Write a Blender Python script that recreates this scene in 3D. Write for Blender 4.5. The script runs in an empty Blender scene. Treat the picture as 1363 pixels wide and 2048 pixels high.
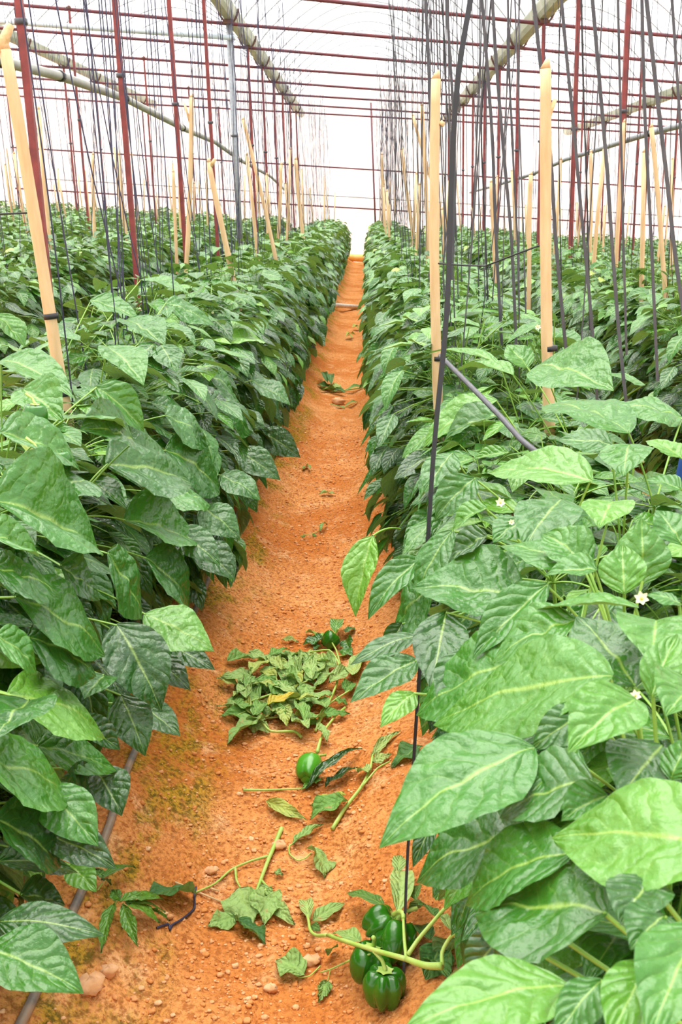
import bpy, math, random
import numpy as np
from mathutils import Vector, Matrix

random.seed(7)
RNG = np.random.default_rng(11)
SC = bpy.context.scene
COL = SC.collection
PI = math.pi

# ------------------------------------------------------------------ camera
F, CX, CY = 2100.0, 681.5, 1024.0
VPX, VPY = 732.0, 412.0          # where the furrow direction (+y) vanishes
ROLL, TILT = 0.020, 0.083        # camera roll; cross-slope of the ground
CAM = np.array([0.0, 0.0, 1.63])


def nrm(v):
    v = np.asarray(v, float)
    return v / np.maximum(np.linalg.norm(v, axis=-1, keepdims=True), 1e-12)


_dy = nrm([(VPX - CX) / F, -(VPY - CY) / F, -1.0])
_up = nrm(np.array([0, 1.0, 0]) - _dy * _dy[1])
_sd = np.cross(_dy, _up)
_up = nrm(_up * math.cos(ROLL) - _sd * math.sin(ROLL))
_rx = np.cross(_dy, _up)
W2C = np.stack([_rx, _dy, _up], axis=1)      # columns: images of world x, y, z in camera space
C2W = W2C.T


def ray(px, py):
    return nrm(C2W @ np.array([(px - CX) / F, -(py - CY) / F, -1.0]))


def at_y(px, py, y):
    r = ray(px, py)
    return CAM + r * ((y - CAM[1]) / r[1])


def at_x(px, py, x):
    r = ray(px, py)
    return CAM + r * ((x - CAM[0]) / r[0])


def depth_of(p):
    return -float((W2C @ (np.asarray(p, float) - CAM))[2])


def project(p):
    q = (np.asarray(p, float) - CAM) @ W2C.T
    return CX + F * q[..., 0] / -q[..., 2], CY - F * q[..., 1] / -q[..., 2]


cam_d = bpy.data.cameras.new('camera')
cam = bpy.data.objects.new('camera', cam_d)
COL.objects.link(cam)
M4 = Matrix.Identity(4)
for i in range(3):
    for j in range(3):
        M4[i][j] = C2W[i, j]
    M4[i][3] = CAM[i]
cam.matrix_world = M4
cam_d.sensor_fit = 'VERTICAL'
cam_d.sensor_height = 36.0
cam_d.sensor_width = 24.0
cam_d.lens = F / 2048 * 36.0
cam_d.clip_start = 0.05
cam_d.clip_end = 400
cam_d.dof.use_dof = True
cam_d.dof.focus_distance = 2.9
cam_d.dof.aperture_fstop = 16.0
SC.camera = cam

# ------------------------------------------------------------------ ground shape
PERIOD, PATHX = 1.5, -0.27
_noise = {}


def vnoise(x, y, seed=0):
    if seed not in _noise:
        _noise[seed] = np.random.default_rng(seed).random((256, 256))
    t = _noise[seed]
    x, y = np.asarray(x, float), np.asarray(y, float)
    xi, yi = np.floor(x).astype(int), np.floor(y).astype(int)
    fx, fy = x - xi, y - yi
    fx, fy = fx * fx * (3 - 2 * fx), fy * fy * (3 - 2 * fy)
    a, b = t[xi % 256, yi % 256], t[(xi + 1) % 256, yi % 256]
    c, d = t[xi % 256, (yi + 1) % 256], t[(xi + 1) % 256, (yi + 1) % 256]
    return (a * (1 - fx) + b * fx) * (1 - fy) + (c * (1 - fx) + d * fx) * fy - 0.5


def sstep(a, b, v):
    t = np.clip((v - a) / (b - a), 0, 1)
    return t * t * (3 - 2 * t)


def flat(x, y):
    """height over the furrow bottom before the cross-slope, with the lumps of the soil"""
    x, y = np.asarray(x, float), np.asarray(y, float)
    d = np.abs((x - PATHX + PERIOD / 2) % PERIOD - PERIOD / 2)
    h = 0.175 * sstep(0.08, 0.50, d + 0.05 * vnoise(x * 2, y * 1.3, 3))
    near = np.where(np.abs(x) < 2, 1.0, 0.3)
    h = h + near * (0.05 * vnoise(x * 3, y * 2.2, 1) + 0.02 * vnoise(x * 9, y * 9, 2) + 0.012 * vnoise(x * 26, y * 26, 4)
                    + 0.007 * vnoise(x * 60, y * 60, 5))
    return h


def gz(x, y):
    return flat(x, y) - TILT * np.asarray(x, float)


def gp(px, py, h=0.0):
    """the point of the ground (raised by h) seen at a pixel"""
    r = ray(px, py)
    t = 0.5
    while t < 60:
        p = CAM + r * t
        if p[2] < gz(p[0], p[1]) + h:
            break
        t += 0.01 + t * 0.002
    lo, hi = t - 0.02 - t * 0.002, t
    for _ in range(12):
        m = (lo + hi) / 2
        p = CAM + r * m
        if p[2] < gz(p[0], p[1]) + h:
            hi = m
        else:
            lo = m
    return CAM + r * hi


# ------------------------------------------------------------------ materials
def mat_new(name):
    m = bpy.data.materials.new(name)
    m.use_nodes = True
    nt = m.node_tree
    nt.nodes.clear()
    return m, nt


class NT:
    def __init__(self, nt):
        self.nt = nt

    def n(self, t, **kw):
        o = self.nt.nodes.new(t)
        for k, v in kw.items():
            if k == 'ins':
                for a, b in v.items():
                    self.put(o, a, b)
            else:
                setattr(o, k, v)
        return o

    def put(self, o, a, b):
        s = o.inputs[a]
        if hasattr(b, 'is_output'):
            self.nt.links.new(b, s)
        else:
            s.default_value = b

    def math(self, op, a, b=0.0, c=None):
        o = self.n('ShaderNodeMath', operation=op)
        self.put(o, 0, a)
        self.put(o, 1, b)
        if c is not None:
            self.put(o, 2, c)
        return o.outputs[0]

    def mix(self, f, a, b):
        o = self.n('ShaderNodeMix', data_type='RGBA')
        self.put(o, 0, f)
        self.put(o, 6, a)
        self.put(o, 7, b)
        return o.outputs[2]

    def ramp(self, f, stops, interp='LINEAR'):
        o = self.n('ShaderNodeValToRGB')
        o.color_ramp.interpolation = interp
        e = o.color_ramp.elements
        while len(e) < len(stops):
            e.new(0.5)
        for k, (p, c) in enumerate(stops):
            e[k].position = p
            e[k].color = (*c, 1) if len(c) == 3 else c
        self.put(o, 0, f)
        return o.outputs[0]

    def maprange(self, v, a, b, c=0.0, d=1.0, smooth=True):
        o = self.n('ShaderNodeMapRange', interpolation_type='SMOOTHSTEP' if smooth else 'LINEAR')
        for k, x in enumerate((v, a, b, c, d)):
            self.put(o, k, x)
        return o.outputs[0]

    def noise(self, vec, scale, detail=3.0, rough=0.55):
        o = self.n('ShaderNodeTexNoise')
        if vec is not None:
            self.put(o, 'Vector', vec)
        self.put(o, 'Scale', scale)
        self.put(o, 'Detail', detail)
        self.put(o, 'Roughness', rough)
        return o.outputs[0]

    def out(self, sh):
        o = self.n('ShaderNodeOutputMaterial')
        self.nt.links.new(sh, o.inputs[0])


def leaf_material(name, stops, rough=0.35, trans=0.13, bump=0.62, back=(0.20, 0.34, 0.13), spec=0.5, spots=False, coat=0.34):
    m, nt = mat_new(name)
    N = NT(nt)
    uv = N.n('ShaderNodeUVMap').outputs[0]
    sp = N.n('ShaderNodeSeparateXYZ', ins={0: uv})
    u, v = sp.outputs[0], sp.outputs[1]
    av = N.math('MULTIPLY', N.math('ABSOLUTE', N.math('SUBTRACT', v, 0.5)), 2.0)
    obj0 = N.n('ShaderNodeTexCoord').outputs['Object']
    u0 = u
    u = N.math('ADD', u, N.math('MULTIPLY', N.math('SUBTRACT', N.noise(obj0, 26, 1), 0.5), 0.22))
    tone = N.n('ShaderNodeAttribute', attribute_name='tone').outputs['Fac']
    obj = N.n('ShaderNodeTexCoord').outputs['Object']
    nz = N.noise(obj, 22, 2)
    t2 = N.math('ADD', tone, N.math('MULTIPLY', N.math('SUBTRACT', nz, 0.5), 0.22))
    base = N.ramp(t2, stops)
    # veins
    mid = N.maprange(av, N.math('SUBTRACT', 0.085, N.math('MULTIPLY', u0, 0.05)), 0.0)
    lat = N.math('ABSOLUTE', N.math('SUBTRACT', N.math('FRACT', N.math('SUBTRACT', N.math('MULTIPLY', u, 6.5), N.math('MULTIPLY', av, 1.9))), 0.5))
    veinl = N.maprange(lat, 0.41, 0.5)
    veinl = N.math('MULTIPLY', veinl, N.maprange(av, 1.0, 0.6))
    veinc = N.mix(0.62, base, (0.36, 0.52, 0.10, 1))
    c = N.mix(N.math('MULTIPLY', veinl, 0.13), base, veinc)
    c = N.mix(N.math('MULTIPLY', mid, 0.8), c, veinc)
    if spots:
        br = N.maprange(N.noise(obj, 30, 4), 0.63, 0.70)
        c = N.mix(N.math('MULTIPLY', br, 0.7), c, (0.50, 0.30, 0.11, 1))
    geo = N.n('ShaderNodeNewGeometry')
    bk = N.mix(0.62, c, (*back, 1))
    c = N.mix(geo.outputs['Backfacing'], c, bk)
    # quilting
    hgt = N.math('SUBTRACT', 1.0, N.math('POWER', N.math('MULTIPLY', lat, 2.0), 2.2))
    hgt = N.math('MULTIPLY', hgt, N.math('MULTIPLY', N.maprange(av, 0.0, 0.35), 0.55))
    fine = N.noise(obj, 150, 2)
    hgt = N.math('ADD', hgt, N.math('MULTIPLY', fine, 0.55))
    hgt = N.math('ADD', hgt, N.math('MULTIPLY', N.noise(obj, 58, 1), 1.7))
    bp = N.n('ShaderNodeBump', ins={'Strength': bump, 'Distance': 0.005, 'Height': hgt})
    rg = N.math('ADD', N.math('MULTIPLY', geo.outputs['Backfacing'], 0.25), rough)
    p = N.n('ShaderNodeBsdfPrincipled', ins={'Base Color': c, 'Roughness': rg, 'Normal': bp.outputs[0], 'Specular IOR Level': spec, 'Coat Weight': coat, 'Coat Roughness': 0.28, 'Coat Normal': bp.outputs[0]})
    tl = N.n('ShaderNodeBsdfTranslucent', ins={'Color': N.mix(0.5, c, (0.42, 0.62, 0.05, 1)), 'Normal': bp.outputs[0]})
    mx = N.n('ShaderNodeMixShader', ins={0: trans, 1: p.outputs[0], 2: tl.outputs[0]})
    N.out(mx.outputs[0])
    return m


GREEN = [(0.0, (0.008, 0.055, 0.008)), (0.28, (0.034, 0.165, 0.012)), (0.52, (0.105, 0.285, 0.026)),
         (0.75, (0.20, 0.41, 0.05)), (1.0, (0.58, 0.50, 0.03))]
WILT = [(0.0, (0.03, 0.12, 0.03)), (0.35, (0.16, 0.36, 0.07)), (0.7, (0.38, 0.54, 0.18)), (0.9, (0.50, 0.52, 0.08)), (1.0, (0.68, 0.48, 0.05))]
M_LEAF = leaf_material('pepper_leaf', GREEN)
M_WILT = leaf_material('wilted_leaf', WILT, rough=0.55, trans=0.18, bump=0.9, spots=True, spec=0.3, coat=0.0)


def plain(name, color, rough=0.6, metal=0.0, nscale=0.0, namt=0.25, color2=None, bump=0.0, spec=0.5, stretch=None, tone=False):
    m, nt = mat_new(name)
    N = NT(nt)
    c = (*color, 1)
    p = N.n('ShaderNodeBsdfPrincipled', ins={'Roughness': rough, 'Metallic': metal, 'Specular IOR Level': spec})
    if nscale:
        obj = N.n('ShaderNodeTexCoord').outputs['Object']
        if stretch:
            mp = N.n('ShaderNodeMapping', ins={'Vector': obj, 'Scale': stretch})
            obj = mp.outputs[0]
        nz = N.noise(obj, nscale, 4)
        f = N.maprange(nz, 0.5 - namt, 0.5 + namt)
        c = N.mix(f, c, (*(color2 or [x * 0.6 for x in color]), 1))
        if bump:
            bp = N.n('ShaderNodeBump', ins={'Strength': bump, 'Distance': 0.004, 'Height': nz})
            N.put(p, 'Normal', bp.outputs[0])
    if tone:
        t = N.n('ShaderNodeAttribute', attribute_name='tone').outputs['Fac']
        c = N.mix(t, c, (*(color2 or color), 1))
    N.put(p, 'Base Color', c)
    N.out(p.outputs[0])
    return m


M_STEM = plain('green_stem', (0.13, 0.30, 0.035), 0.45, nscale=14, color2=(0.26, 0.44, 0.06))
M_STEMW = plain('cut_stem', (0.30, 0.50, 0.07), 0.5, nscale=30, color2=(0.48, 0.58, 0.16))
M_BAMBOO = plain('bamboo', (0.78, 0.56, 0.33), 0.6, nscale=9, color2=(0.62, 0.40, 0.20), stretch=(4, 4, 0.7), bump=0.25, namt=0.3)
M_CUTWOOD = plain('cut_wood', (0.85, 0.66, 0.40), 0.7, nscale=40, color2=(0.62, 0.38, 0.16))
M_RED = plain('red_oxide_paint', (0.30, 0.052, 0.048), 0.55, nscale=10, color2=(0.15, 0.028, 0.03), namt=0.3)
M_RAIL = plain('rail_paint', (0.17, 0.030, 0.040), 0.55, nscale=6, color2=(0.10, 0.03, 0.045))
M_GALV = plain('galvanised_steel', (0.34, 0.37, 0.40), 0.45, metal=0.4, nscale=25, color2=(0.24, 0.26, 0.29))
M_GUTTER = plain('gutter_sheet', (0.52, 0.55, 0.47), 0.5, metal=0.15, nscale=3, color2=(0.36, 0.40, 0.30), namt=0.2)
M_BRACKET = plain('rusty_bracket', (0.09, 0.05, 0.045), 0.7, nscale=30, color2=(0.16, 0.07, 0.04))
M_HOOP = plain('hoop_steel', (0.42, 0.43, 0.46), 0.5, metal=0.2)
M_PIPE = plain('grey_pipe', (0.40, 0.42, 0.38), 0.5, nscale=5, color2=(0.26, 0.27, 0.25))
M_PIPEB = plain('blue_white_pipe', (0.60, 0.70, 0.78), 0.45)
M_HOSE = plain('drip_hose', (0.13, 0.12, 0.115), 0.5, nscale=18, color2=(0.36, 0.25, 0.17), namt=0.2)
M_STRG = plain('grey_twine', (0.085, 0.085, 0.10), 0.42, nscale=60, color2=(0.05, 0.05, 0.065), stretch=(1, 1, 0.2))
M_STRB = plain('black_twine', (0.020, 0.020, 0.026), 0.5)
M_STRN = plain('navy_twine', (0.028, 0.030, 0.075), 0.5)
M_PEPPER = plain('pepper_skin', (0.013, 0.095, 0.004), 0.18, nscale=9, color2=(0.035, 0.19, 0.008), namt=0.3, spec=0.6)
M_PEPPERY = plain('young_pepper_skin', (0.045, 0.235, 0.012), 0.2, nscale=12, color2=(0.10, 0.36, 0.025), namt=0.3, spec=0.6)
M_PETAL = plain('white_petal', (0.78, 0.76, 0.58), 0.6, nscale=90, color2=(0.62, 0.64, 0.36))
M_ANTHER = plain('yellow_anther', (0.60, 0.55, 0.10), 0.6)
M_WHITEP = plain('white_pipe', (0.80, 0.76, 0.70), 0.5, nscale=20, color2=(0.60, 0.52, 0.44))
M_STONE = plain('pale_stone', (0.82, 0.48, 0.27), 0.9, nscale=40, color2=(0.70, 0.33, 0.13), bump=0.6)
M_STRAW = plain('dry_straw', (0.72, 0.50, 0.26), 0.7)
M_GRAVEL = plain('furrow_gravel', (0.70, 0.27, 0.07), 0.9, color2=(0.86, 0.52, 0.28), tone=True)
M_BLUE = plain('blue_cloth', (0.015, 0.07, 0.30), 0.8, nscale=8, color2=(0.02, 0.10, 0.38))
M_CYP = plain('cypress_green', (0.02, 0.06, 0.03), 0.8, nscale=6, color2=(0.04, 0.10, 0.04))
M_ORANGEF = plain('ochre_sheet', (0.85, 0.50, 0.10), 0.6, nscale=5, color2=(0.90, 0.62, 0.22))


def soil_material():
    m, nt = mat_new('orange_soil')
    N = NT(nt)
    obj = N.n('ShaderNodeTexCoord').outputs['Object']
    big = N.noise(obj, 1.6, 4)
    med = N.noise(obj, 9, 5, 0.65)
    fin = N.noise(obj, 70, 4, 0.7)
    c = N.mix(N.maprange(big, 0.35, 0.65), (0.61, 0.195, 0.040, 1), (0.80, 0.35, 0.115, 1))
    c = N.mix(N.math('MULTIPLY', N.maprange(med, 0.50, 0.72), 0.75), c, (0.90, 0.52, 0.25, 1))
    c = N.mix(N.math('MULTIPLY', N.maprange(fin, 0.56, 0.36), 0.75), c, (0.36, 0.10, 0.022, 1))
    dark = N.maprange(N.noise(obj, 15, 5, 0.7), 0.60, 0.70)
    c = N.mix(N.math('MULTIPLY', dark, 0.5), c, (0.22, 0.08, 0.02, 1))
    # algae on the shoulder beside the drip hose
    sx = N.n('ShaderNodeSeparateXYZ', ins={0: obj})
    band = N.math('MULTIPLY', N.maprange(sx.outputs[0], -0.74, -0.66), N.maprange(sx.outputs[0], -0.40, -0.52))
    sp = N.n('ShaderNodeMapping', ins={'Vector': obj, 'Scale': (1.4, 0.75, 1)})
    mo = N.math('MULTIPLY', band, N.maprange(N.noise(sp.outputs[0], 3.2, 6, 0.7), 0.47, 0.60))
    mcol = N.mix(N.maprange(fin, 0.4, 0.6), (0.10, 0.10, 0.012, 1), (0.50, 0.30, 0.02, 1))
    c = N.mix(N.math('MULTIPLY', mo, 0.85), c, mcol)
    hg = N.math('ADD', N.math('MULTIPLY', med, 0.8), N.math('MULTIPLY', fin, 0.5))
    vor = N.n('ShaderNodeTexVoronoi', ins={'Vector': obj, 'Scale': 85.0})
    hg = N.math('SUBTRACT', hg, N.math('MULTIPLY', vor.outputs[0], 0.45))
    bp = N.n('ShaderNodeBump', ins={'Strength': 1.0, 'Distance': 0.016, 'Height': hg})
    p = N.n('ShaderNodeBsdfPrincipled', ins={'Base Color': c, 'Roughness': 0.95, 'Specular IOR Level': 0.1, 'Normal': bp.outputs[0]})
    N.out(p.outputs[0])
    return m


def film_material(name, tr, tint=(0.97, 0.98, 1.0)):
    m, nt = mat_new(name)
    N = NT(nt)
    a = N.n('ShaderNodeBsdfTransparent', ins={'Color': (1, 1, 1, 1)})
    b = N.n('ShaderNodeBsdfTranslucent', ins={'Color': (*tint, 1)})
    mx = N.n('ShaderNodeMixShader', ins={0: 1 - tr, 1: a.outputs[0], 2: b.outputs[0]})
    N.out(mx.outputs[0])
    return m


M_SOIL = soil_material()
M_FILM = film_material('roof_film', 0.6)
M_FILMW = film_material('wall_film', 0.30, (0.96, 0.98, 1.0))
M_OUT = plain('outside_ground', (0.55, 0.52, 0.42), 0.9)


# ------------------------------------------------------------------ mesh batches (all quads)
class MB:
    def __init__(self):
        self.v, self.f, self.uv, self.t, self.m, self.s = [], [], [], [], [], []
        self.n = 0

    def raw(self, V, Fq, uv=None, tone=0.5, mat=0, smooth=True):
        V = np.asarray(V, float).reshape(-1, 3)
        Fq = np.asarray(Fq, np.int64).reshape(-1, 4)
        self.v.append(V)
        self.f.append(Fq + self.n)
        self.uv.append(np.zeros((len(V), 2)) if uv is None else np.asarray(uv, float).reshape(-1, 2))
        self.t.append(np.broadcast_to(np.asarray(tone, float), (len(V),)) if np.ndim(tone) < 2 else np.asarray(tone).reshape(-1))
        self.m.append(np.full(len(Fq), mat))
        self.s.append(np.full(len(Fq), smooth))
        self.n += len(V)
        return self

    def grids(self, P, uv=None, tone=0.5, mat=0, smooth=True):
        """P: [N, a, b, 3] grids"""
        N, a, b = P.shape[:3]
        i = np.arange(a - 1)[:, None] * b + np.arange(b - 1)[None, :]
        q = np.stack([i, i + 1, i + b + 1, i + b], -1).reshape(-1, 4)
        q = (q[None] + (np.arange(N) * a * b)[:, None, None]).reshape(-1, 4)
        if np.ndim(tone) == 1:
            tone = np.repeat(np.asarray(tone, float), a * b)
        if uv is not None and uv.ndim == 3:
            uv = np.broadcast_to(uv[None], (N, a, b, 2))
        return self.raw(P, q, uv, tone, mat, smooth)

    def tube(self, pts, rad, k=6, mat=0, flat_z=1.0, tone=0.5, cap=True, side=None):
        pts = np.asarray(pts, float)
        n = len(pts)
        rad = np.broadcast_to(np.asarray(rad, float), (n,))
        tg = nrm(np.gradient(pts, axis=0))
        ref = np.array([0, 0, 1.0]) if abs(tg[:, 2]).mean() < 0.8 else np.array([0, 1.0, 0])
        if side is not None:
            ref = np.asarray(side, float)
        a = nrm(np.cross(tg, ref))
        b = np.cross(tg, a)
        th = np.linspace(0, 2 * PI, k + 1)[:-1] + PI / k
        ring = (np.cos(th)[None, :, None] * a[:, None] + flat_z * np.sin(th)[None, :, None] * b[:, None]) * rad[:, None, None] + pts[:, None]
        idx = np.arange(n - 1)[:, None] * k
        j = np.arange(k)
        q = np.stack([idx + j, idx + (j + 1) % k, idx + k + (j + 1) % k, idx + k + j], -1).reshape(-1, 4)
        V = ring.reshape(-1, 3)
        if cap:
            V = np.concatenate([V, np.repeat(pts[:1], k, 0), np.repeat(pts[-1:], k, 0)])
            e0, e1, l0 = n * k, n * k + k, (n - 1) * k
            q2 = np.stack([e0 + j, e0 + (j + 1) % k, (j + 1) % k, j], -1)
            q3 = np.stack([l0 + j, l0 + (j + 1) % k, e1 + (j + 1) % k, e1 + j], -1)
            q = np.concatenate([q, q2, q3])
        return self.raw(V, q, None, tone, mat, k > 4)

    def box(self, lo, hi, mat=0):
        x0, y0, z0 = lo
        x1, y1, z1 = hi
        V = [(x0, y0, z0), (x1, y0, z0), (x1, y1, z0), (x0, y1, z0), (x0, y0, z1), (x1, y0, z1), (x1, y1, z1), (x0, y1, z1)]
        Fq = [(0, 3, 2, 1), (4, 5, 6, 7), (0, 1, 5, 4), (1, 2, 6, 5), (2, 3, 7, 6), (3, 0, 4, 7)]
        return self.raw(V, Fq, smooth=False, mat=mat)

    def mesh(self, name, mats, off=(0, 0, 0)):
        V = np.concatenate(self.v) - np.asarray(off, float)
        Fq = np.concatenate(self.f)
        me = bpy.data.meshes.new(name)
        me.vertices.add(len(V))
        me.vertices.foreach_set('co', V.astype(np.float32).ravel())
        me.loops.add(len(Fq) * 4)
        me.loops.foreach_set('vertex_index', Fq.astype(np.int32).ravel())
        me.polygons.add(len(Fq))
        me.polygons.foreach_set('loop_start', np.arange(0, len(Fq) * 4, 4, dtype=np.int32))
        me.polygons.foreach_set('material_index', np.concatenate(self.m).astype(np.int32))
        me.polygons.foreach_set('use_smooth', np.concatenate(self.s).astype(bool))
        uv = np.concatenate(self.uv)
        me.uv_layers.new(name='UVMap').data.foreach_set('uv', uv[Fq.ravel()].astype(np.float32).ravel())
        at = me.attributes.new('tone', 'FLOAT', 'POINT')
        at.data.foreach_set('value', np.concatenate(self.t).astype(np.float32))
        for m in (mats if isinstance(mats, (list, tuple)) else [mats]):
            me.materials.append(m)
        me.update(calc_edges=True)
        return me

    def obj(self, name, mats, parent=None, off=(0, 0, 0), place=False):
        """place: the object's origin stands at off instead of the world's"""
        o = bpy.data.objects.new(name, self.mesh(name, mats, off))
        COL.objects.link(o)
        if parent is not None:
            o.parent = parent
        elif place:
            o.location = off
        return o


def tag(o, label=None, cat=None, group=None, kind=None):
    for k, v in (('label', label), ('category', cat), ('group', group), ('kind', kind)):
        if v:
            o[k] = v
    return o


def empty(name, loc, label, cat, group=None):
    o = bpy.data.objects.new(name, None)
    o.empty_display_size = 0.05
    o.location = loc
    COL.objects.link(o)
    return tag(o, label, cat, group)


def copy_tree(o, parent=None):
    c = o.copy()
    COL.objects.link(c)
    c.parent = parent
    for ch in o.children:
        copy_tree(ch, c)
    return c


ORD = ['first', 'second', 'third', 'fourth', 'fifth', 'sixth', 'seventh', 'eighth', 'ninth', 'tenth', 'eleventh', 'twelfth',
       'thirteenth', 'fourteenth', 'fifteenth', 'sixteenth', 'seventeenth', 'eighteenth', 'nineteenth', 'twentieth']


# ------------------------------------------------------------------ leaves
def leaf_grids(base, axis, nor, L, W, droop, fold, nu=8, nv=6, quilt=0.05, wave=0.04, rng=RNG, curl=None):
    base, axis, nor = np.atleast_2d(base), nrm(np.atleast_2d(axis)), np.atleast_2d(nor)
    n = len(base)
    L, W, droop, fold = [np.broadcast_to(np.asarray(x, float), (n,)) for x in (L, W, droop, fold)]
    nor = nrm(nor - axis * (nor * axis).sum(-1, keepdims=True))
    sd = np.cross(axis, nor)
    u = np.linspace(0, 1, nu + 1)
    v = np.linspace(-1, 1, nv + 1)
    d = np.where(np.abs(droop) < 1e-3, 1e-3, droop)
    ph = d[:, None] * u[None]
    cx = np.sin(ph) / d[:, None] * L[:, None]
    cz = -(1 - np.cos(ph)) / d[:, None] * L[:, None]
    cen = base[:, None] + cx[..., None] * axis[:, None] + cz[..., None] * nor[:, None]
    ln = np.cos(ph)[..., None] * nor[:, None] + np.sin(ph)[..., None] * axis[:, None]
    lt = np.cos(ph)[..., None] * axis[:, None] - np.sin(ph)[..., None] * nor[:, None]
    s = np.sin(PI * np.clip(u, 0, 1) ** 0.84) ** 0.86
    s = s * (1 - 0.36 * u ** 4)
    s = s / s.max()
    s[-1] = 0.012
    s[0] = 0.05
    hw = 0.5 * W[:, None] * s[None]
    f = fold[:, None, None]
    vv = v[None, None]
    vs = vv * np.cos(f * np.abs(vv))
    lift = np.abs(vv) * np.sin(f)
    p1, p2 = rng.random(n) * 6.28, rng.random(n) * 6.28
    sideph = np.where(vv < 0, p1[:, None, None], p2[:, None, None])
    uu = u[None, :, None]
    q = quilt * np.abs(np.sin(PI * (6.5 * uu - 1.9 * np.abs(vv)))) * np.abs(vv) * (1 - 0.6 * np.abs(vv)) * 2.2
    wv = wave * np.sin(uu * 11 + sideph) * vv ** 2 * 2
    tw = 0.10 * np.sin(uu * 3 + p1[:, None, None]) * vv
    pk = 0
    if quilt > .04:
        off = rng.random(n)[:, None, None] * 90
        pk = quilt * 3.4 * (1 - np.abs(vv) ** 3) * vnoise(uu * 8 - 2.4 * np.abs(vv) + off, vv * 2.4 + off * 1.7, 8)
    z = lift + q + wv + tw + pk
    P = cen[:, :, None] + (hw[..., None] * vs)[..., None] * sd[:, None, None] + (hw[..., None] * z)[..., None] * ln[:, :, None]
    asym = 0.05 * hw[..., None] * np.abs(vv)
    P = P - asym[..., None] * lt[:, :, None]
    uv = np.stack(np.meshgrid(u, (v + 1) / 2, indexing='ij'), -1)
    return P, uv


def petiole_grids(p0, p1, r, seg=4, k=4, sag=None):
    """thin curved stalks from p0 (stem) to p1 (leaf base)"""
    n = len(p0)
    t = np.linspace(0, 1, seg + 1)[None, :, None]
    mid = (p0 + p1) / 2 + (np.array([0, 0, 0.02]) if sag is None else sag)
    c = (1 - t) ** 2 * p0[:, None] + 2 * t * (1 - t) * mid[:, None] + t ** 2 * p1[:, None]
    tg = nrm(np.gradient(c, axis=1))
    a = nrm(np.cross(tg, np.array([0.13, 0.21, 1.0])))
    b = np.cross(tg, a)
    th = np.linspace(0, 2 * PI, k + 1)
    r = np.broadcast_to(np.asarray(r, float), (n,))
    return c[:, :, None] + r[:, None, None, None] * (np.cos(th)[None, None, :, None] * a[:, :, None] + np.sin(th)[None, None, :, None] * b[:, :, None])


BED = 0.17
HA, HZC, HB1, HB2 = 0.45, 0.40, 0.64, 0.42       # canopy half-width, centre height over the bed, up and down extents


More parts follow.
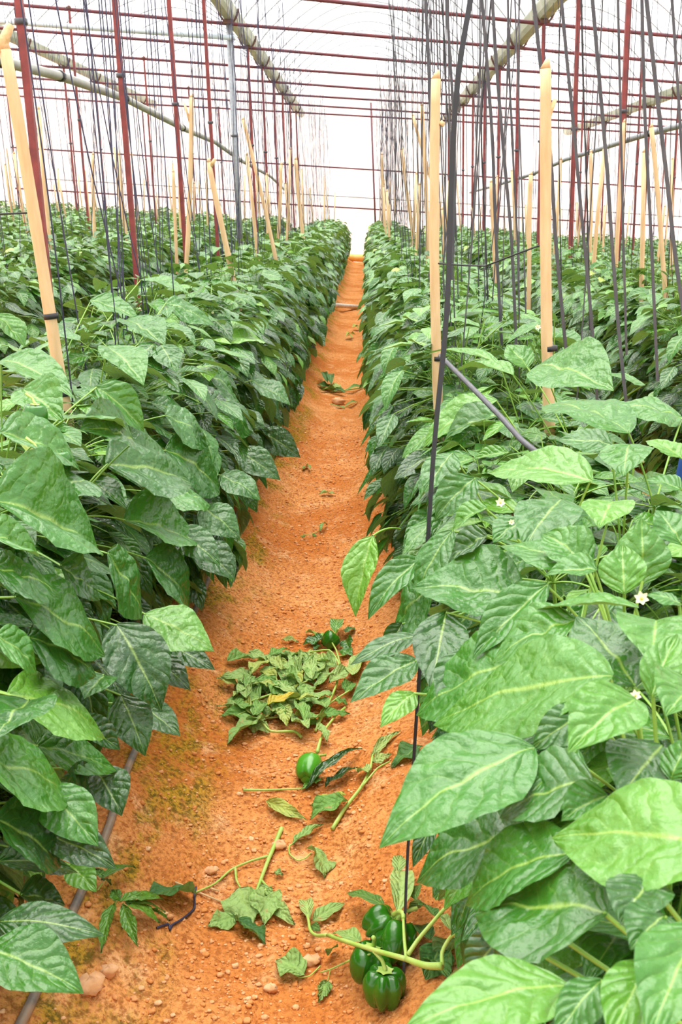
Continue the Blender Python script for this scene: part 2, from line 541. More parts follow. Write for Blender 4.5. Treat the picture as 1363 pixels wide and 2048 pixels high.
def plant_parts(rng, n_leaf, rmin, rmax, nu, nv, n_top=16, size=1.0, tall=1.0, width=1.0):
    """one plant in its own coordinates (origin where its stem leaves the bed) -> foliage MB, stem MB, flower spots, leader paths"""
    fo, st = MB(), MB()
    # stem and leaders
    leaders = []
    fork = np.array([rng.uniform(-.02, .02), rng.uniform(-.02, .02), 0.24])
    st.tube(np.array([[0, 0, -0.06], [0.004, 0.003, 0.1], fork]), [0.0085, 0.008, 0.0075], 6)
    nl = 5
    for k in range(nl):
        an = 2 * PI * k / nl + rng.uniform(-.4, .4)
        e = np.array([math.cos(an) * rng.uniform(.12, .28) * width, math.sin(an) * rng.uniform(.08, .17), (rng.uniform(.72, .95)) * tall])
        t = np.linspace(0, 1, 8)[:, None]
        m = fork + np.array([e[0] * .75, e[1] * .75, .22])
        c = (1 - t) ** 2 * fork + 2 * t * (1 - t) * m + t ** 2 * e
        c[1:-1] += rng.normal(0, .008, (6, 3))
        st.tube(c, np.linspace(.0065, .003, 8), 5, cap=False)
        leaders.append(c)
    allp = np.concatenate(leaders)
    # body leaves
    n = n_leaf
    th = rng.uniform(-0.62, PI + 0.62, n)
    r = np.sqrt(rng.uniform(rmin ** 2, rmax ** 2, n))
    c, s = np.cos(th), np.sin(th)
    sup = lambda x: np.sign(x) * np.abs(x) ** 0.75
    low = rng.random(n) < .22
    th = np.where(low, np.where(rng.random(n) < .5, rng.uniform(-.75, .25, n), PI - rng.uniform(-.75, .25, n)), th)
    c, s = np.cos(th), np.sin(th)
    X = HA * width * r * sup(c)
    Z = HZC + np.where(s > 0, HB1 * tall, HB2) * r * sup(s)
    Y = rng.uniform(-.25, .25, n)
    cen = np.stack([X, Y, np.maximum(Z, 0.03)], -1)
    out = nrm(np.stack([c + rng.normal(0, .3, n), rng.normal(0, .55, n), 0 * c], -1))
    sidey = np.clip(1 - s, 0, 1.4)
    pitch = np.where(s > 0.70, rng.uniform(-.25, .18, n), 0.05 + 0.72 * sidey * rng.uniform(.4, 1.25, n))
    ax = out * np.cos(pitch)[:, None] - np.array([0, 0, 1.0]) * np.sin(pitch)[:, None]
    L = rng.uniform(.11, .185, n) * size * (1 - 0.12 * (s > .8))
    W = L * rng.uniform(.48, .60, n)
    nor = np.array([0, 0, 1.0]) + out * 0.25 * sidey[:, None] + rng.normal(0, .22, (n, 3))
    tone = np.clip(rng.normal(.17, .11, n) + .10 * (s > .6) + np.where(rng.random(n) < .07, .32, 0), 0, .85)
    base = cen - ax * (L * .5)[:, None]
    P, uv = leaf_grids(base, ax, nor, L, W, rng.uniform(.2, .9, n), rng.uniform(-.2, .45, n), nu, nv, rng=rng)
    fo.grids(P, uv, tone)
    want = base - np.array([0, 0, .05])
    j = ((allp[None] - want[:, None]) ** 2).sum(-1).argmin(1)
    p0 = allp[j]
    fo.grids(petiole_grids(p0, base, rng.uniform(.0014, .0021, n), 3 if nu < 8 else 5), tone=np.full(n, .5), mat=1)
    # young leaves round the growing tips
    tips = []
    for c in leaders:
        e = c[-1]
        tips.append(e)
        m = max(3, n_top // nl * 2)
        an = rng.uniform(0, 2 * PI) + np.arange(m) * 2.4
        pt = rng.uniform(-.55, .35, m)
        axs = np.stack([np.cos(an) * np.cos(pt), np.sin(an) * np.cos(pt), -np.sin(pt)], -1)
        L = np.linspace(.05, .135, m) * rng.uniform(.85, 1.15, m) * size
        b = e + axs * .012 - np.stack([0 * an, 0 * an, np.linspace(0, .10, m)], -1)
        b2 = b + axs * (L * .22)[:, None]
        P, uv = leaf_grids(b2, axs, np.array([0, 0, 1.0]) + rng.normal(0, .2, (m, 3)), L, L * rng.uniform(.45, .56, m),
                           rng.uniform(.2, .8, m), rng.uniform(.15, .5, m), max(4, nu - 1), nv, rng=rng)
        fo.grids(P, uv, np.clip(rng.normal(.36, .10, m), 0, .8))
        fo.grids(petiole_grids(b, b2, np.full(m, .0014), 2), tone=np.full(m, .5), mat=1)
    return fo, st, tips, leaders


def flower_mb(p, d, s=0.011, rng=RNG):
    mb = MB()
    d = nrm(d)
    a = nrm(np.cross(d, [0.3, 0.2, 1]))
    b = np.cross(d, a)
    k = np.arange(6) * PI / 3
    ax = np.cos(k)[:, None] * a + np.sin(k)[:, None] * b + 0.35 * d
    P, uv = leaf_grids(np.repeat(np.array(p)[None], 6, 0), ax, np.repeat(d[None], 6, 0), s, s * .62, -.3, .2, 4, 2, 0, 0, rng)
    mb.grids(P, uv)
    mb.tube([np.array(p), np.array(p) + d * s * .45], [s * .22, s * .12], 6, mat=1)
    return mb


def pepper_geo(center, axis, R, H, spin=0.0, lobes=4, deep=.15, rng=RNG):
    """blocky lobed fruit and its stalk; axis points to the stalk"""
    axis = nrm(axis)
    a = nrm(np.cross(axis, [0.21, 0.33, 0.9]))
    b = np.cross(axis, a)
    nt, nk = 18, 40
    t = np.linspace(0, 1, nt)
    th = np.linspace(0, 2 * PI, nk + 1)
    prof = np.clip(np.sin(PI * (0.015 + .97 * t)), 0, 1) ** .36 * (.80 + .30 * t)
    prof[0] = .02
    prof[-1] = .02
    cre = np.abs(np.cos(lobes * (th + spin + .12 * np.sin(th * 2 + spin)) / 2)) ** .7
    ampl = deep * (0.55 + 0.9 * np.abs(t - .5))
    rr = R * prof[:, None] * (1 - ampl[:, None] * (1 - cre[None]))
    z = H * (t - .5)[:, None] * np.ones_like(th)[None]
    dent_b = np.exp(-(rr / (R * .42)) ** 2)
    z = z + np.where(t[:, None] < .5, .13 * H * dent_b, -.16 * H * dent_b)
    z = z + np.where(t[:, None] < .4, -.05 * H * cre[None] * (prof[:, None] > .3), 0)
    P = np.array(center) + rr[..., None] * (np.cos(th)[None, :, None] * a + np.sin(th)[None, :, None] * b) + z[..., None] * axis
    body = MB().grids(P[None])
    top = np.array(center) + axis * (H * .5 - .14 * H)
    st = MB()
    bend = a * .35 * H
    st.tube([top - axis * .004, top + axis * H * .10, top + axis * H * .26 + bend * .3, top + axis * H * .38 + bend], [R * .16, R * .10, R * .085, R * .10], 7)
    k = np.linspace(0, 2 * PI, 19)
    rad = R * (.34 + .07 * np.cos(6 * k))
    cal = np.stack([np.repeat((top + axis * .006)[None], 19, 0),
                    top + axis * .005 + (R * .18) * (np.cos(k)[:, None] * a + np.sin(k)[:, None] * b),
                    top + axis * (.004 + .02 * H) + rad[:, None] * (np.cos(k)[:, None] * a + np.sin(k)[:, None] * b)])
    st.grids(cal[None])
    return body, st


def add_pepper(parent, off, center, axis, R, H, spin=0.0, lobes=4, deep=.15):
    body, st = pepper_geo(center, axis, R, H, spin, lobes, deep)
    p = body.obj('pepper', M_PEPPER, parent, off)
    st.obj('stalk', M_STEMW, p, off)
    return p


# ------------------------------------------------------------------ setting
def build_ground():
    xs = np.unique(np.concatenate([np.linspace(-16, -1.2, 100), np.linspace(-1.2, .75, 150), np.linspace(.75, 16, 103)]))
    ys = np.unique(np.concatenate([np.linspace(-3, .9, 20), np.linspace(.9, 6.5, 370), 6.5 + np.linspace(0, 1, 130)[1:] ** 1.6 * 34]))
    X, Y = np.meshgrid(xs, ys, indexing='ij')
    P = np.stack([X, Y, gz(X, Y)], -1)
    P = P[:, ::-1]
    MB().grids(P[None]).obj('ground', M_SOIL)['kind'] = 'structure'
    V = [(-90, -60, -.35), (90, -60, -.35), (90, 160, -.35), (-90, 160, -.35)]
    o = MB().raw([(x, y, z - TILT * x - .25) for x, y, z in V], [(0, 1, 2, 3)], smooth=False).obj('outside_ground', M_OUT)
    o['kind'] = 'structure'


build_ground()
SH = lambda x, y, z: np.array([x, y, z - TILT * x])       # levels follow the cross-slope
HGUT = 1.63 + 2.37
XL, XR = -1.83, 2.235
yl = lambda k: 6.1 + 2.38 * k
yr = lambda k: 7.48 + 2.24 * k
GX = [-10.0, -5.95, XL, XR, 5.95, 10.0]


def skew_y(k, x):
    s = (yr(k) - yl(k)) / (XR - XL)
    return yl(k) + s * (x - XL)


YW = 32.4
wall_y = lambda x: YW + 0.12 * x

# roof film, bay by bay, one shell
roof = MB()
for i in range(len(GX) - 1):
    t = np.linspace(0, 1, 17)
    xs = GX[i] + (GX[i + 1] - GX[i]) * t
    zs = HGUT + .10 + 1.30 * np.sin(PI * t) ** .85
    yy = np.linspace(-3.2, 1, 2)
    P = np.stack([np.stack([xs, np.full(17, -3.2), zs - TILT * xs], -1), np.stack([xs, wall_y(xs), zs - TILT * xs], -1)])
    roof.grids(P[None])
roof.obj('roof', M_FILM)['kind'] = 'structure'


def film_wall(name, p0, p1, h):
    a, b = np.array(p0, float), np.array(p1, float)
    P = np.stack([np.stack([SH(*a, -.3), SH(*a, h)]), np.stack([SH(*b, -.3), SH(*b, h)])])
    MB().grids(P[None], smooth=False).obj(name, M_FILMW)['kind'] = 'structure'


film_wall('wall_back', (-10, wall_y(-10)), (10, wall_y(10)), HGUT + 1.4)
film_wall('wall_left', (-10, -3.2), (-10, wall_y(-10)), HGUT + .1)
film_wall('wall_right', (10, -3.2), (10, wall_y(10)), HGUT + .1)
film_wall('wall_front', (-10, -3.2), (10, -3.2), HGUT + 1.4)

# rails of the end wall
for i, (h, r, m) in enumerate(((2.66, .022, M_RAIL), (1.86, .015, M_GALV), (1.55, .022, M_RAIL))):
    P = [SH(x, wall_y(x) - .06, h) for x in np.linspace(-10, 10, 5)]
    o = MB().tube(P, r, 6, side=(0, 0, 1)).obj('wall_rail', m)
    tag(o, ['uppermost thin red rail across the white end wall', 'thin grey rail across the white end wall between two red ones',
            'lowest thin red rail across the white end wall just over the crops'][i], 'rail')
p = at_y(741, 205, 31.9)
o = MB().tube([p, at_y(752, 470, 31.9) * [1, 1, 0] + [0, 0, .1]], .03, 6).obj('wall_post', M_RAIL)
tag(o, 'thin brown post standing against the end wall beyond the furrow', 'post')
# low ochre sheet at the foot of the end wall
V = np.stack([np.stack([SH(x, YW - .30 + .06 * math.sin(x * 4), .02 + .22 * t) for x in np.linspace(-1.2, .8, 14)]) for t in (0, .5, 1)])
V[1, :, 1] -= .05
o = MB().grids(V[None]).obj('soil_flap', M_ORANGEF)
o.modifiers.new('thick', 'SOLIDIFY').thickness = .03
tag(o, 'low ochre sheet turned up at the far end of the furrow', 'sheet')

# cypress outside, seen through the film
for i, (px, y, h) in enumerate(((721, 44, 3.6), (600, 50, 4.2))):
    b = at_y(px, 520, y)
    b[2] = -.6
    mb = MB()
    t = np.linspace(0, 1, 22)
    th = np.linspace(0, 2 * PI, 19)
    r = .62 * np.sin(PI * np.clip(t, 0, 1) ** .55) ** .8 + .02
    rr = r[:, None] * (1 + .18 * np.random.default_rng(i).normal(0, 1, (22, 19)))
    rr[:, -1] = rr[:, 0]
    P = np.stack([b[0] + rr * np.cos(th), b[1] + rr * np.sin(th), (b[2] + .3 + h * t)[:, None] + 0 * rr], -1)
    root = empty('cypress_tree', b, ['dim cypress seen through the end wall beyond the furrow', 'dim cypress behind the end wall, beside the drip-hose crop row'][i], 'tree')
    mb.grids(P[None]).obj('crown', M_CYP, root, b)
    MB().tube([b, b + [0, 0, .6]], .1, 8).obj('trunk', M_BAMBOO, root, b)

# ------------------------------------------------------------------ frame: gutters, posts, rails, hoops, pipes
def gutter(x, y0, y1, yk, label):
    root = empty('gutter', SH(x, y0, HGUT), label, 'gutter')
    prof = [(-.115, .10), (-.115, .085), (-.085, .0), (-.05, -.045), (.05, -.045), (.085, .0), (.115, .085), (.115, .10)]
    P = np.stack([np.stack([SH(x + a, y, HGUT + .02 + b) for a, b in prof]) for y in np.linspace(y0, y1, 20)])
    o = MB().grids(P[None], smooth=False).obj('trough', M_GUTTER, root, root.location)
    md = o.modifiers.new('thick', 'SOLIDIFY')
    md.thickness = .006
    for y in yk:
        mb = MB()
        s = .012
        pr = np.array([(-.14, .10), (-.135, .06), (-.10, -.02), (-.06, -.075), (.06, -.075), (.10, -.02), (.135, .06), (.14, .10)])
        mb.tube([SH(x + a, y, HGUT + .02 + b) for a, b in pr], .016, 5, side=(0, 1, 0))
        mb.obj('bracket', M_BRACKET, root, root.location)


ys_l = [yl(k) for k in range(-3, 11)]
ys_r = [yr(k) for k in range(-3, 11)]
gutter(XL, -3, wall_y(XL) - .1, [y for y in ys_l if y > 2], 'pale trough gutter over the row of posts with the grey one')
gutter(XR, -3, wall_y(XR) - .1, [y for y in ys_r if y > 2], 'pale trough gutter above the line of all-red posts')
gutter(GX[1], -3, wall_y(GX[1]) - .1, [skew_y(k, GX[1]) for k in range(3, 11)], 'mossy pale gutter beyond the looping grey water pipe')
gutter(GX[4], -3, wall_y(GX[4]) - .1, [skew_y(k, GX[4]) for k in range(2, 10)], 'pale gutter over the thin blue-grey water hose')


def post(x, y, r, m, label, lean=0.0, group=None, top=HGUT - .03):
    g = float(gz(x, y))
    root = empty('steel_post', (x, y, g), label, 'post', group)
    z1 = top - TILT * x
    mb = MB()
    mb.tube([(x - lean * (z1 - g), y, g - .1), (x, y, z1)], r, 4 if m is M_RED else 8, side=(0, 1, 0))
    mb.obj('shaft', m, root, root.location)
    MB().tube([(x - r * 1.6, y - r * 1.5, z1 - .03), (x + r * 1.6, y - r * 1.5, z1 - .03)], r * .9, 4, side=(0, 0, 1)).obj('clamp', M_BRACKET, root, root.location)
    z = g + (z1 - g) * .62
    MB().tube([(x, y, z), (x, y, z + .03)], r * 1.25, 8).obj('tie', M_STRG, root, root.location)
    return root


for k in range(0, 11):
    ga = k == 4
    lab = 'galvanised grey round post under the gutter, the only grey one' if ga else \
        ['thick red steel post beside the forked bamboo stake, its line nearest', 'red steel post crossed by the sloping grey water pipe', 'red post with a bamboo stake leaning on its foot',
         'red post just this side of the grey galvanised one', '', 'red post just beyond the grey galvanised one',
         'red post second beyond the grey galvanised one', 'red post third beyond the grey galvanised one',
         'red post fourth beyond the grey galvanised one', 'red post fifth beyond the grey galvanised one',
         'farthest red post of the line with the grey one'][k]
    post(XL, yl(k), .043 if ga else .028, M_GALV if ga else M_RED, lab)
for k in range(0, 11):
    post(XR, yr(k), .031, M_RED, f'red steel post, {ORD[k]} away along the all-red line')
for k in range(3, 11):
    post(GX[1], skew_y(k, GX[1]), .025, M_RED, 'thin red post under the mossy outer gutter', group='posts under the mossy outer gutter')
for k in range(3, 11):
    post(GX[4], skew_y(k, GX[4]), .025, M_RED, 'thin red post under the gutter above the blue-grey hose', group='posts under the hose-side gutter')
for x in (-7.9, -3.9, 4.1, 8.0):
    for k in range(4, 11, 2):
        post(x, skew_y(k, x), .02, M_RED, 'slim red mid-bay post standing among the outer crop rows', group='mid-bay posts')

for k in range(0, 11):
    xs = np.array([-10, GX[1], XL, XR, GX[4], 10])
    P = [SH(x, skew_y(k, x) if skew_y(k, x) < wall_y(x) - .1 else wall_y(x) - .12, HGUT - .07 + (.012 * math.sin(k * 3 + x))) for x in xs]
    o = MB().tube(P, .024, 6, side=(0, 0, 1)).obj('roof_rail', M_RAIL)
    tag(o, f'dark red rail across the roof at gutter height, {ORD[k]} from the camera', 'rail')
for k in range(0, 20):
    kk = k / 2
    for i in range(5):
        if i in (0, 4) and k % 2:
            continue
        t = np.linspace(0, 1, 25)
        xs = GX[i] + (GX[i + 1] - GX[i]) * t
        P = [SH(x, min(skew_y(kk, x), wall_y(x) - .05), HGUT + .07 + 1.30 * math.sin(PI * a) ** .85) for x, a in zip(xs, t)]
        o = MB().tube(P, .011, 5, side=(0, 1, 0)).obj('roof_hoop', M_HOOP)
        tag(o, ['thin grey arched roof hoop over the outermost bay past the mossy gutter', 'thin grey arched roof hoop over the bay beyond the looping pipe',
                'thin grey arched roof hoop over the furrow bay', 'thin grey arched roof hoop over the blue-grey hose bay',
                'thin grey arched roof hoop over the outermost bay past the hose'][i], 'hoop', f'roof hoops of the {["mossy gutter outer", "looping pipe", "furrow", "hose", "far outer"][i]} bay')

# sloping water pipe strapped along the posts
pts = []
for x, y in ((-60, 96), (0, 122), (120, 152), (250, 197), (310, 228), (365, 256), (430, 284), (480, 320), (540, 352), (568, 379)):
    pts.append(at_x(x, y, -1.98 + .02 * math.sin(x * .02)))
root = empty('water_pipe', pts[0], 'grey water pipe looping along the posts with the grey one', 'pipe')
MB().tube(pts, .030, 8).obj('pipe', M_PIPE, root, pts[0])
for q in (1, 2, 3, 5, 7):
    MB().tube([pts[q] + [0, -.03, 0], pts[q] + [0, .03, 0]], .036, 8).obj('strap', M_STRB, root, pts[0])
pts = [at_x(x, y, XR + .06) for x, y in ((1420, 232), (1363, 250), (1300, 266), (1232, 287), (1180, 304), (1132, 318), (1067, 347), (1000, 368), (940, 385))]
root = empty('water_hose', pts[0], 'thin blue-grey hose sagging along the line of all-red posts', 'hose')
MB().tube(pts, .024, 7).obj('hose', M_GALV, root, pts[0])
for q in (2, 4, 6):
    MB().tube([pts[q] + [0, -.02, 0], pts[q] + [0, .02, 0]], .032, 7).obj('strap', M_STRB, root, pts[0])
a, b = at_y(470, 76, 15.6), at_y(0, 43, 14.7)
c = a + (b - a) * 1.15
o = MB().tube([a, b, c], .035, 8, side=(0, 0, 1)).obj('cross_pipe', M_PIPEB)
tag(o, 'pale blue-white pipe running level to the grey galvanised post', 'pipe')

# ------------------------------------------------------------------ pepper plants
ROWX = {'A': -0.97, 'B': .48, 'A2': -2.52, 'B2': 1.98}


def in_hedge(p, xc, pad=1.0):
    """pad > 1 widens the canopy"""
    X = (p[0] - xc) / (HA * pad)
    z = p[2] + TILT * xc - BED - HZC
    Z = z / (HB1 * pad if z > 0 else HB2)
    return abs(X) ** 2.6 + abs(Z) ** 2.6 < 1


def hedge_hit(px, py, xc):
    r = ray(px, py)
    t = .45
    while t < 14:
        p = CAM + r * t
        if in_hedge(p, xc):
            return p
        t += .006
    return None


# leaves seen one by one: base x, y, tip x, y, width px, tone, facing (+ towards the viewer, 0 level)
HERO_B = [
    (1225, 1352, 866, 1450, 108, .36, .5, .09), (1040, 1322, 832, 1430, 92, .28, .4, .03), (1068, 1495, 758, 1696, 185, .28, .5, .05), (1272, 1398, 1135, 1506, 110, .40, .4, .10),
    (1270, 1372, 1152, 1232, 135, .14, .6), (1150, 1240, 983, 1328, 92, .32, .2), (892, 1222, 862, 1382, 85, .06, .8), (1047, 1203, 823, 1176, 128, .24, .8),
    (1095, 1168, 944, 1318, 82, .26, .4), (1276, 1216, 1048, 1232, 52, .36, .05), (1284, 1168, 1282, 1036, 170, .34, .7), (1248, 1188, 1244, 1088, 92, .40, .6),
    (1312, 1240, 1302, 1332, 84, .38, .5), (1302, 1394, 1354, 1268, 70, .40, .6), (1392, 1370, 1330, 1432, 75, .36, .3), (1172, 1142, 998, 1092, 62, .30, .1),
    (1176, 1134, 1084, 1068, 76, .32, .4), (1194, 1140, 1088, 1152, 52, .32, .2), (974, 1016, 905, 1060, 44, .36, .2), (974, 1070, 896, 1126, 82, .06, .6),
    (1124, 998, 1048, 1098, 70, .20, .5), (1226, 1002, 1197, 1056, 55, .50, .4), (1480, 1700, 1103, 1676, 170, .46, .55), (1152, 1705, 930, 1810, 104, .24, .3),
    (1085, 1662, 833, 1764, 104, .12, .5), (1214, 1826, 950, 1828, 145, .18, .6), (1140, 1972, 803, 2064, 150, .42, .5), (1204, 1958, 1108, 2080, 82, .22, .6),
    (1298, 1924, 1218, 2082, 98, .42, .6), (1400, 1850, 1296, 2085, 130, .30, .6), (1325, 1490, 1238, 1598, 130, .10, .7), (1184, 1560, 998, 1636, 92, .18, .4),
    (1155, 1498, 1058, 1590, 92, .22, .5), (1214, 1590, 1122, 1642, 80, .26, .3), (999, 728, 845, 709, 22, .44, .0), (1004, 622, 880, 646, 32, .36, .05),
    (1026, 750, 910, 744, 34, .42, .05), (1054, 736, 1013, 689, 46, .36, .4), (1080, 728, 1226, 782, 72, .30, .35), (994, 800, 846, 896, 56, .48, .35),
    (1258, 866, 1080, 814, 62, .30, .15), (1366, 838, 1226, 816, 82, .30, .2), (1258, 888, 1246, 952, 92, .30, .35), (1184, 962, 975, 947, 64, .46, .2),
    (1224, 890, 1110, 880, 42, .18, .3), (1382, 752, 1268, 786, 40, .34, .1), (1176, 690, 1246, 716, 34, .34, .1), (1135, 560, 1175, 545, 22, .4, .1),
    (1110, 640, 1010, 690, 30, .3, .1), (1290, 770, 1190, 745, 30, .32, .1), (1000, 830, 890, 880, 50, .2, .4), (1360, 915, 1290, 882, 40, .5, .3),
    (905, 905, 848, 985, 60, .22, .5), (950, 955, 870, 1040, 72, .2, .5), (1050, 1040, 985, 1085, 60, .25, .4), (1363, 1090, 1310, 1020, 70, .3, .4),
    (1363, 980, 1290, 960, 50, .3, .2), (1363, 1210, 1290, 1190, 60, .3, .15), (1340, 1560, 1380, 1470, 70, .3, .5), (1180, 1420, 1060, 1500, 80, .12, .5),
    (930, 1300, 880, 1420, 70, .1, .7), (980, 1400, 900, 1500, 80, .12, .6), (870, 1160, 780, 1280, 70, .25, .4), (905, 1060, 830, 1200, 70, .22, .5),
    (845, 1115, 735, 1240, 60, .22, .35), (835, 1320, 700, 1405, 72, .16, .5), (805, 1245, 765, 1320, 45, .08, .8), (840, 1270, 700, 1330, 40, .1, .4),
    (770, 1380, 735, 1470, 44, .06, .9), (830, 1385, 760, 1455, 50, .55, .6), (1300, 1760, 1240, 1850, 90, .1, .5), (1330, 1830, 1260, 1900, 80, .14, .5),
    (1060, 1830, 960, 1880, 80, .06, .5), (1010, 1860, 930, 1960, 80, .05, .6), (870, 1640, 825, 1735, 40, .04, .9),
]
HERO_A = [
    (215, 1105, 284, 1238, 72, .20, .6), (290, 1115, 377, 1222, 74, .16, .6), (288, 1228, 427, 1302, 88, .47, .6), (232, 1248, 322, 1422, 130, .07, .9),
    (28, 1193, 210, 1312, 76, .24, .35), (55, 1275, 192, 1352, 84, .12, .6), (-10, 1270, 73, 1348, 74, .30, .4), (15, 1388, 210, 1476, 78, .52, .5),
    (-15, 1000, 198, 1108, 118, .26, .5), (-30, 1068, 80, 1116, 64, .32, .3), (248, 1040, 397, 1086, 66, .30, .4), (-10, 1135, 122, 1192, 74, .14, .6),
    (210, 1350, 168, 1398, 56, .20, .7), (476, 1112, 551, 1196, 74, .03, .9), (493, 1058, 570, 1126, 66, .03, .9), (240, 1388, 290, 1512, 84, .10, .9),
    (278, 1408, 360, 1472, 62, .10, .6), (-40, 1515, 143, 1598, 115, .34, .5), (86, 1575, 196, 1692, 104, .30, .7), (72, 1492, 234, 1542, 58, .32, .2),
    (186, 1535, 243, 1632, 84, .06, .9), (-10, 1635, 122, 1732, 116, .06, .6), (88, 1668, 232, 1738, 82, .04, .6), (-5, 1843, 210, 1872, 78, .05, .5),
    (-30, 1900, 167, 1987, 118, .22, .6), (20, 1900, 116, 1968, 62, .12, .6), (138, 1728, 193, 1784, 52, .45, .8), (-5, 1722, 156, 1746, 42, .06, .3),
    (45, 778, 125, 842, 68, .36, .5), (0, 864, 160, 942, 74, .28, .35), (190, 773, 288, 864, 68, .30, .6), (130, 838, 252, 856, 42, .30, .15),
    (212, 928, 382, 967, 84, .16, .6), (213, 693, 287, 771, 46, .32, .2), (403, 682, 532, 686, 42, .60, .3), (322, 690, 352, 744, 42, .18, .7),
    (0, 722, 147, 797, 46, .32, .2), (-10, 628, 50, 694, 52, .34, .3), (325, 458, 403, 461, 16, .45, .0), (15, 560, 110, 545, 26, .4, .1),
    (268, 885, 160, 860, 60, .14, .6), (400, 1010, 480, 1080, 66, .16, .6), (330, 900, 440, 985, 66, .14, .5), (330, 830, 420, 890, 60, .2, .5),
    (300, 985, 420, 1010, 60, .3, .3), (120, 1000, 60, 940, 60, .22, .6), (170, 960, 90, 1000, 54, .2, .5), (420, 800, 500, 870, 56, .2, .5),
    (440, 950, 520, 1000, 60, .18, .5), (470, 900, 560, 960, 56, .14, .6), (520, 860, 600, 915, 56, .08, .8), (500, 760, 580, 810, 50, .2, .4),
    (120, 1130, 200, 1200, 64, .1, .6), (60, 1400, -10, 1480, 70, .15, .6), (180, 1600, 120, 1560, 60, .06, .6), (40, 1790, 130, 1810, 60, .04, .5),
    (300, 1310, 380, 1380, 60, .05, .8), (330, 1290, 430, 1340, 50, .05, .8), (150, 1440, 240, 1500, 60, .08, .7), (350, 1060, 440, 1130, 70, .14, .5),
    (390, 1090, 470, 1160, 64, .1, .6), (400, 740, 470, 800, 52, .22, .4), (250, 640, 330, 690, 44, .25, .3), (280, 560, 380, 590, 36, .34, .1),
    (180, 600, 280, 640, 38, .3, .2), (40, 980, 0, 940, 50, .3, .3), (200, 520, 300, 505, 26, .4, .05), (330, 605, 430, 650, 40, .28, .25),
]


def hero_leaves(spec, xc):
    """-> per leaf: base, axis, normal, length, width, droop, fold, tone"""
    out = []
    for row_ in spec:
        bx, by, tx, ty, w, tone, face = row_[:7]
        pull = row_[7] if len(row_) > 7 else 0.0
        face = face * .72
        b, t = hedge_hit(bx, by, xc), hedge_hit(tx, ty, xc)
        if t is None and b is None:
            continue
        if t is None:
            t = CAM + ray(tx, ty) * np.linalg.norm(b - CAM)
        if b is None:
            b = CAM + ray(bx, by) * np.linalg.norm(t - CAM)
        db, dt = np.linalg.norm(b - CAM), np.linalg.norm(t - CAM)
        # keep the blade's slant reasonable: length at most 1.6 x its length across the view
        across = math.hypot(bx - tx, by - ty) / F * (db + dt) / 2
        lim = across * (1.0 if face < .5 else .55)
        m = (db + dt) / 2
        db2 = m + np.clip(db - dt, -lim, lim) / 2 + .005
        dt2 = m - np.clip(db - dt, -lim, lim) / 2 - .03
        b, t = CAM + ray(bx, by) * (db2 - pull), CAM + ray(tx, ty) * (dt2 - pull)
        ch = t - b
        toc = nrm(CAM - (b + t) / 2)
        n = nrm(np.array([0, 0, 1.0]) * (1.15 - face) + toc * face + RNG.normal(0, .10, 3))
        n = nrm(n - nrm(ch) * (n @ nrm(ch)))
        if n @ toc < .42 and face > .12:
            tp = nrm(toc - nrm(ch) * (toc @ nrm(ch)))
            n = nrm(n + tp * (.55 - n @ toc))
        dr = RNG.uniform(.35, .75)
        a = nrm(nrm(ch) * math.cos(dr / 2) + n * math.sin(dr / 2))
        L = np.linalg.norm(ch) * (dr / 2) / math.sin(dr / 2)
        f = max(.35, abs(n @ toc)) if face > .08 else .5
        W = w / F * depth_of((b + t) / 2) / f
        out.append((b, a, n, L, min(W, L * .85), dr, RNG.uniform(-.15, .42), tone))
    return out


def near_plant(row, y, heroes, seed, label, n_fill, flowers=()):
    rng = np.random.default_rng(seed)
    xc = ROWX[row]
    o = np.array([xc, y, float(gz(xc, y))])
    fo, st, tips, leaders = plant_parts(rng, n_fill, .25, .84 if heroes else 1.0, 9, 6, 12, 1.0, .92 if heroes else 1.0, .95 if heroes else 1.0)
    if heroes:
        b, a, n, L, W, dr, fd, tn = [np.array(z) for z in zip(*heroes)]
        b = b - o
        P, uv = leaf_grids(b, a, n, L, W, dr, fd, 24, 16, .06, .03, rng)
        fo.grids(P, uv, tn)
        allp = np.concatenate(leaders)
        j = ((allp[None] - (b - a * .09 - [0, 0, .03])[:, None]) ** 2).sum(-1).argmin(1)
        fo.grids(petiole_grids(allp[j], b + a * .004, .0022, 7, 6), tone=np.full(len(b), .5), mat=1)
    root = empty('pepper_plant', o, label, 'plant')
    f = fo.obj('foliage', [M_LEAF, M_STEM], root)
    st.obj('stem', M_STEM, root)
    for k, e in enumerate(tips[:1]):
        d = rng.normal(0, .5, 3) + [0, -.4, .2]
        flower_mb(e + np.array([rng.uniform(-.03, .03), -.03, rng.uniform(-.02, .03)]), d, .007, rng).obj('flower', [M_PETAL, M_ANTHER], root)
    for k in range(3):
        c = leaders[int(rng.integers(len(leaders)))][int(rng.integers(2, 6))] + np.array([rng.uniform(-.06, .06), rng.uniform(-.05, .05), -.07])
        R = rng.uniform(.02, .036)
        add_pepper(root, (0, 0, 0), c, [rng.uniform(-.2, .2), rng.uniform(-.2, .2), 1], R, R * 2.1, rng.uniform(0, 3), int(rng.integers(3, 5)))
    return root, o


def flower_at(root, o, px, py, y, s=.011):
    p = at_y(px, py, y) - o
    flower_mb(p, nrm(CAM - (p + o)) + [0, 0, .4], s).obj('flower', [M_PETAL, M_ANTHER], root)


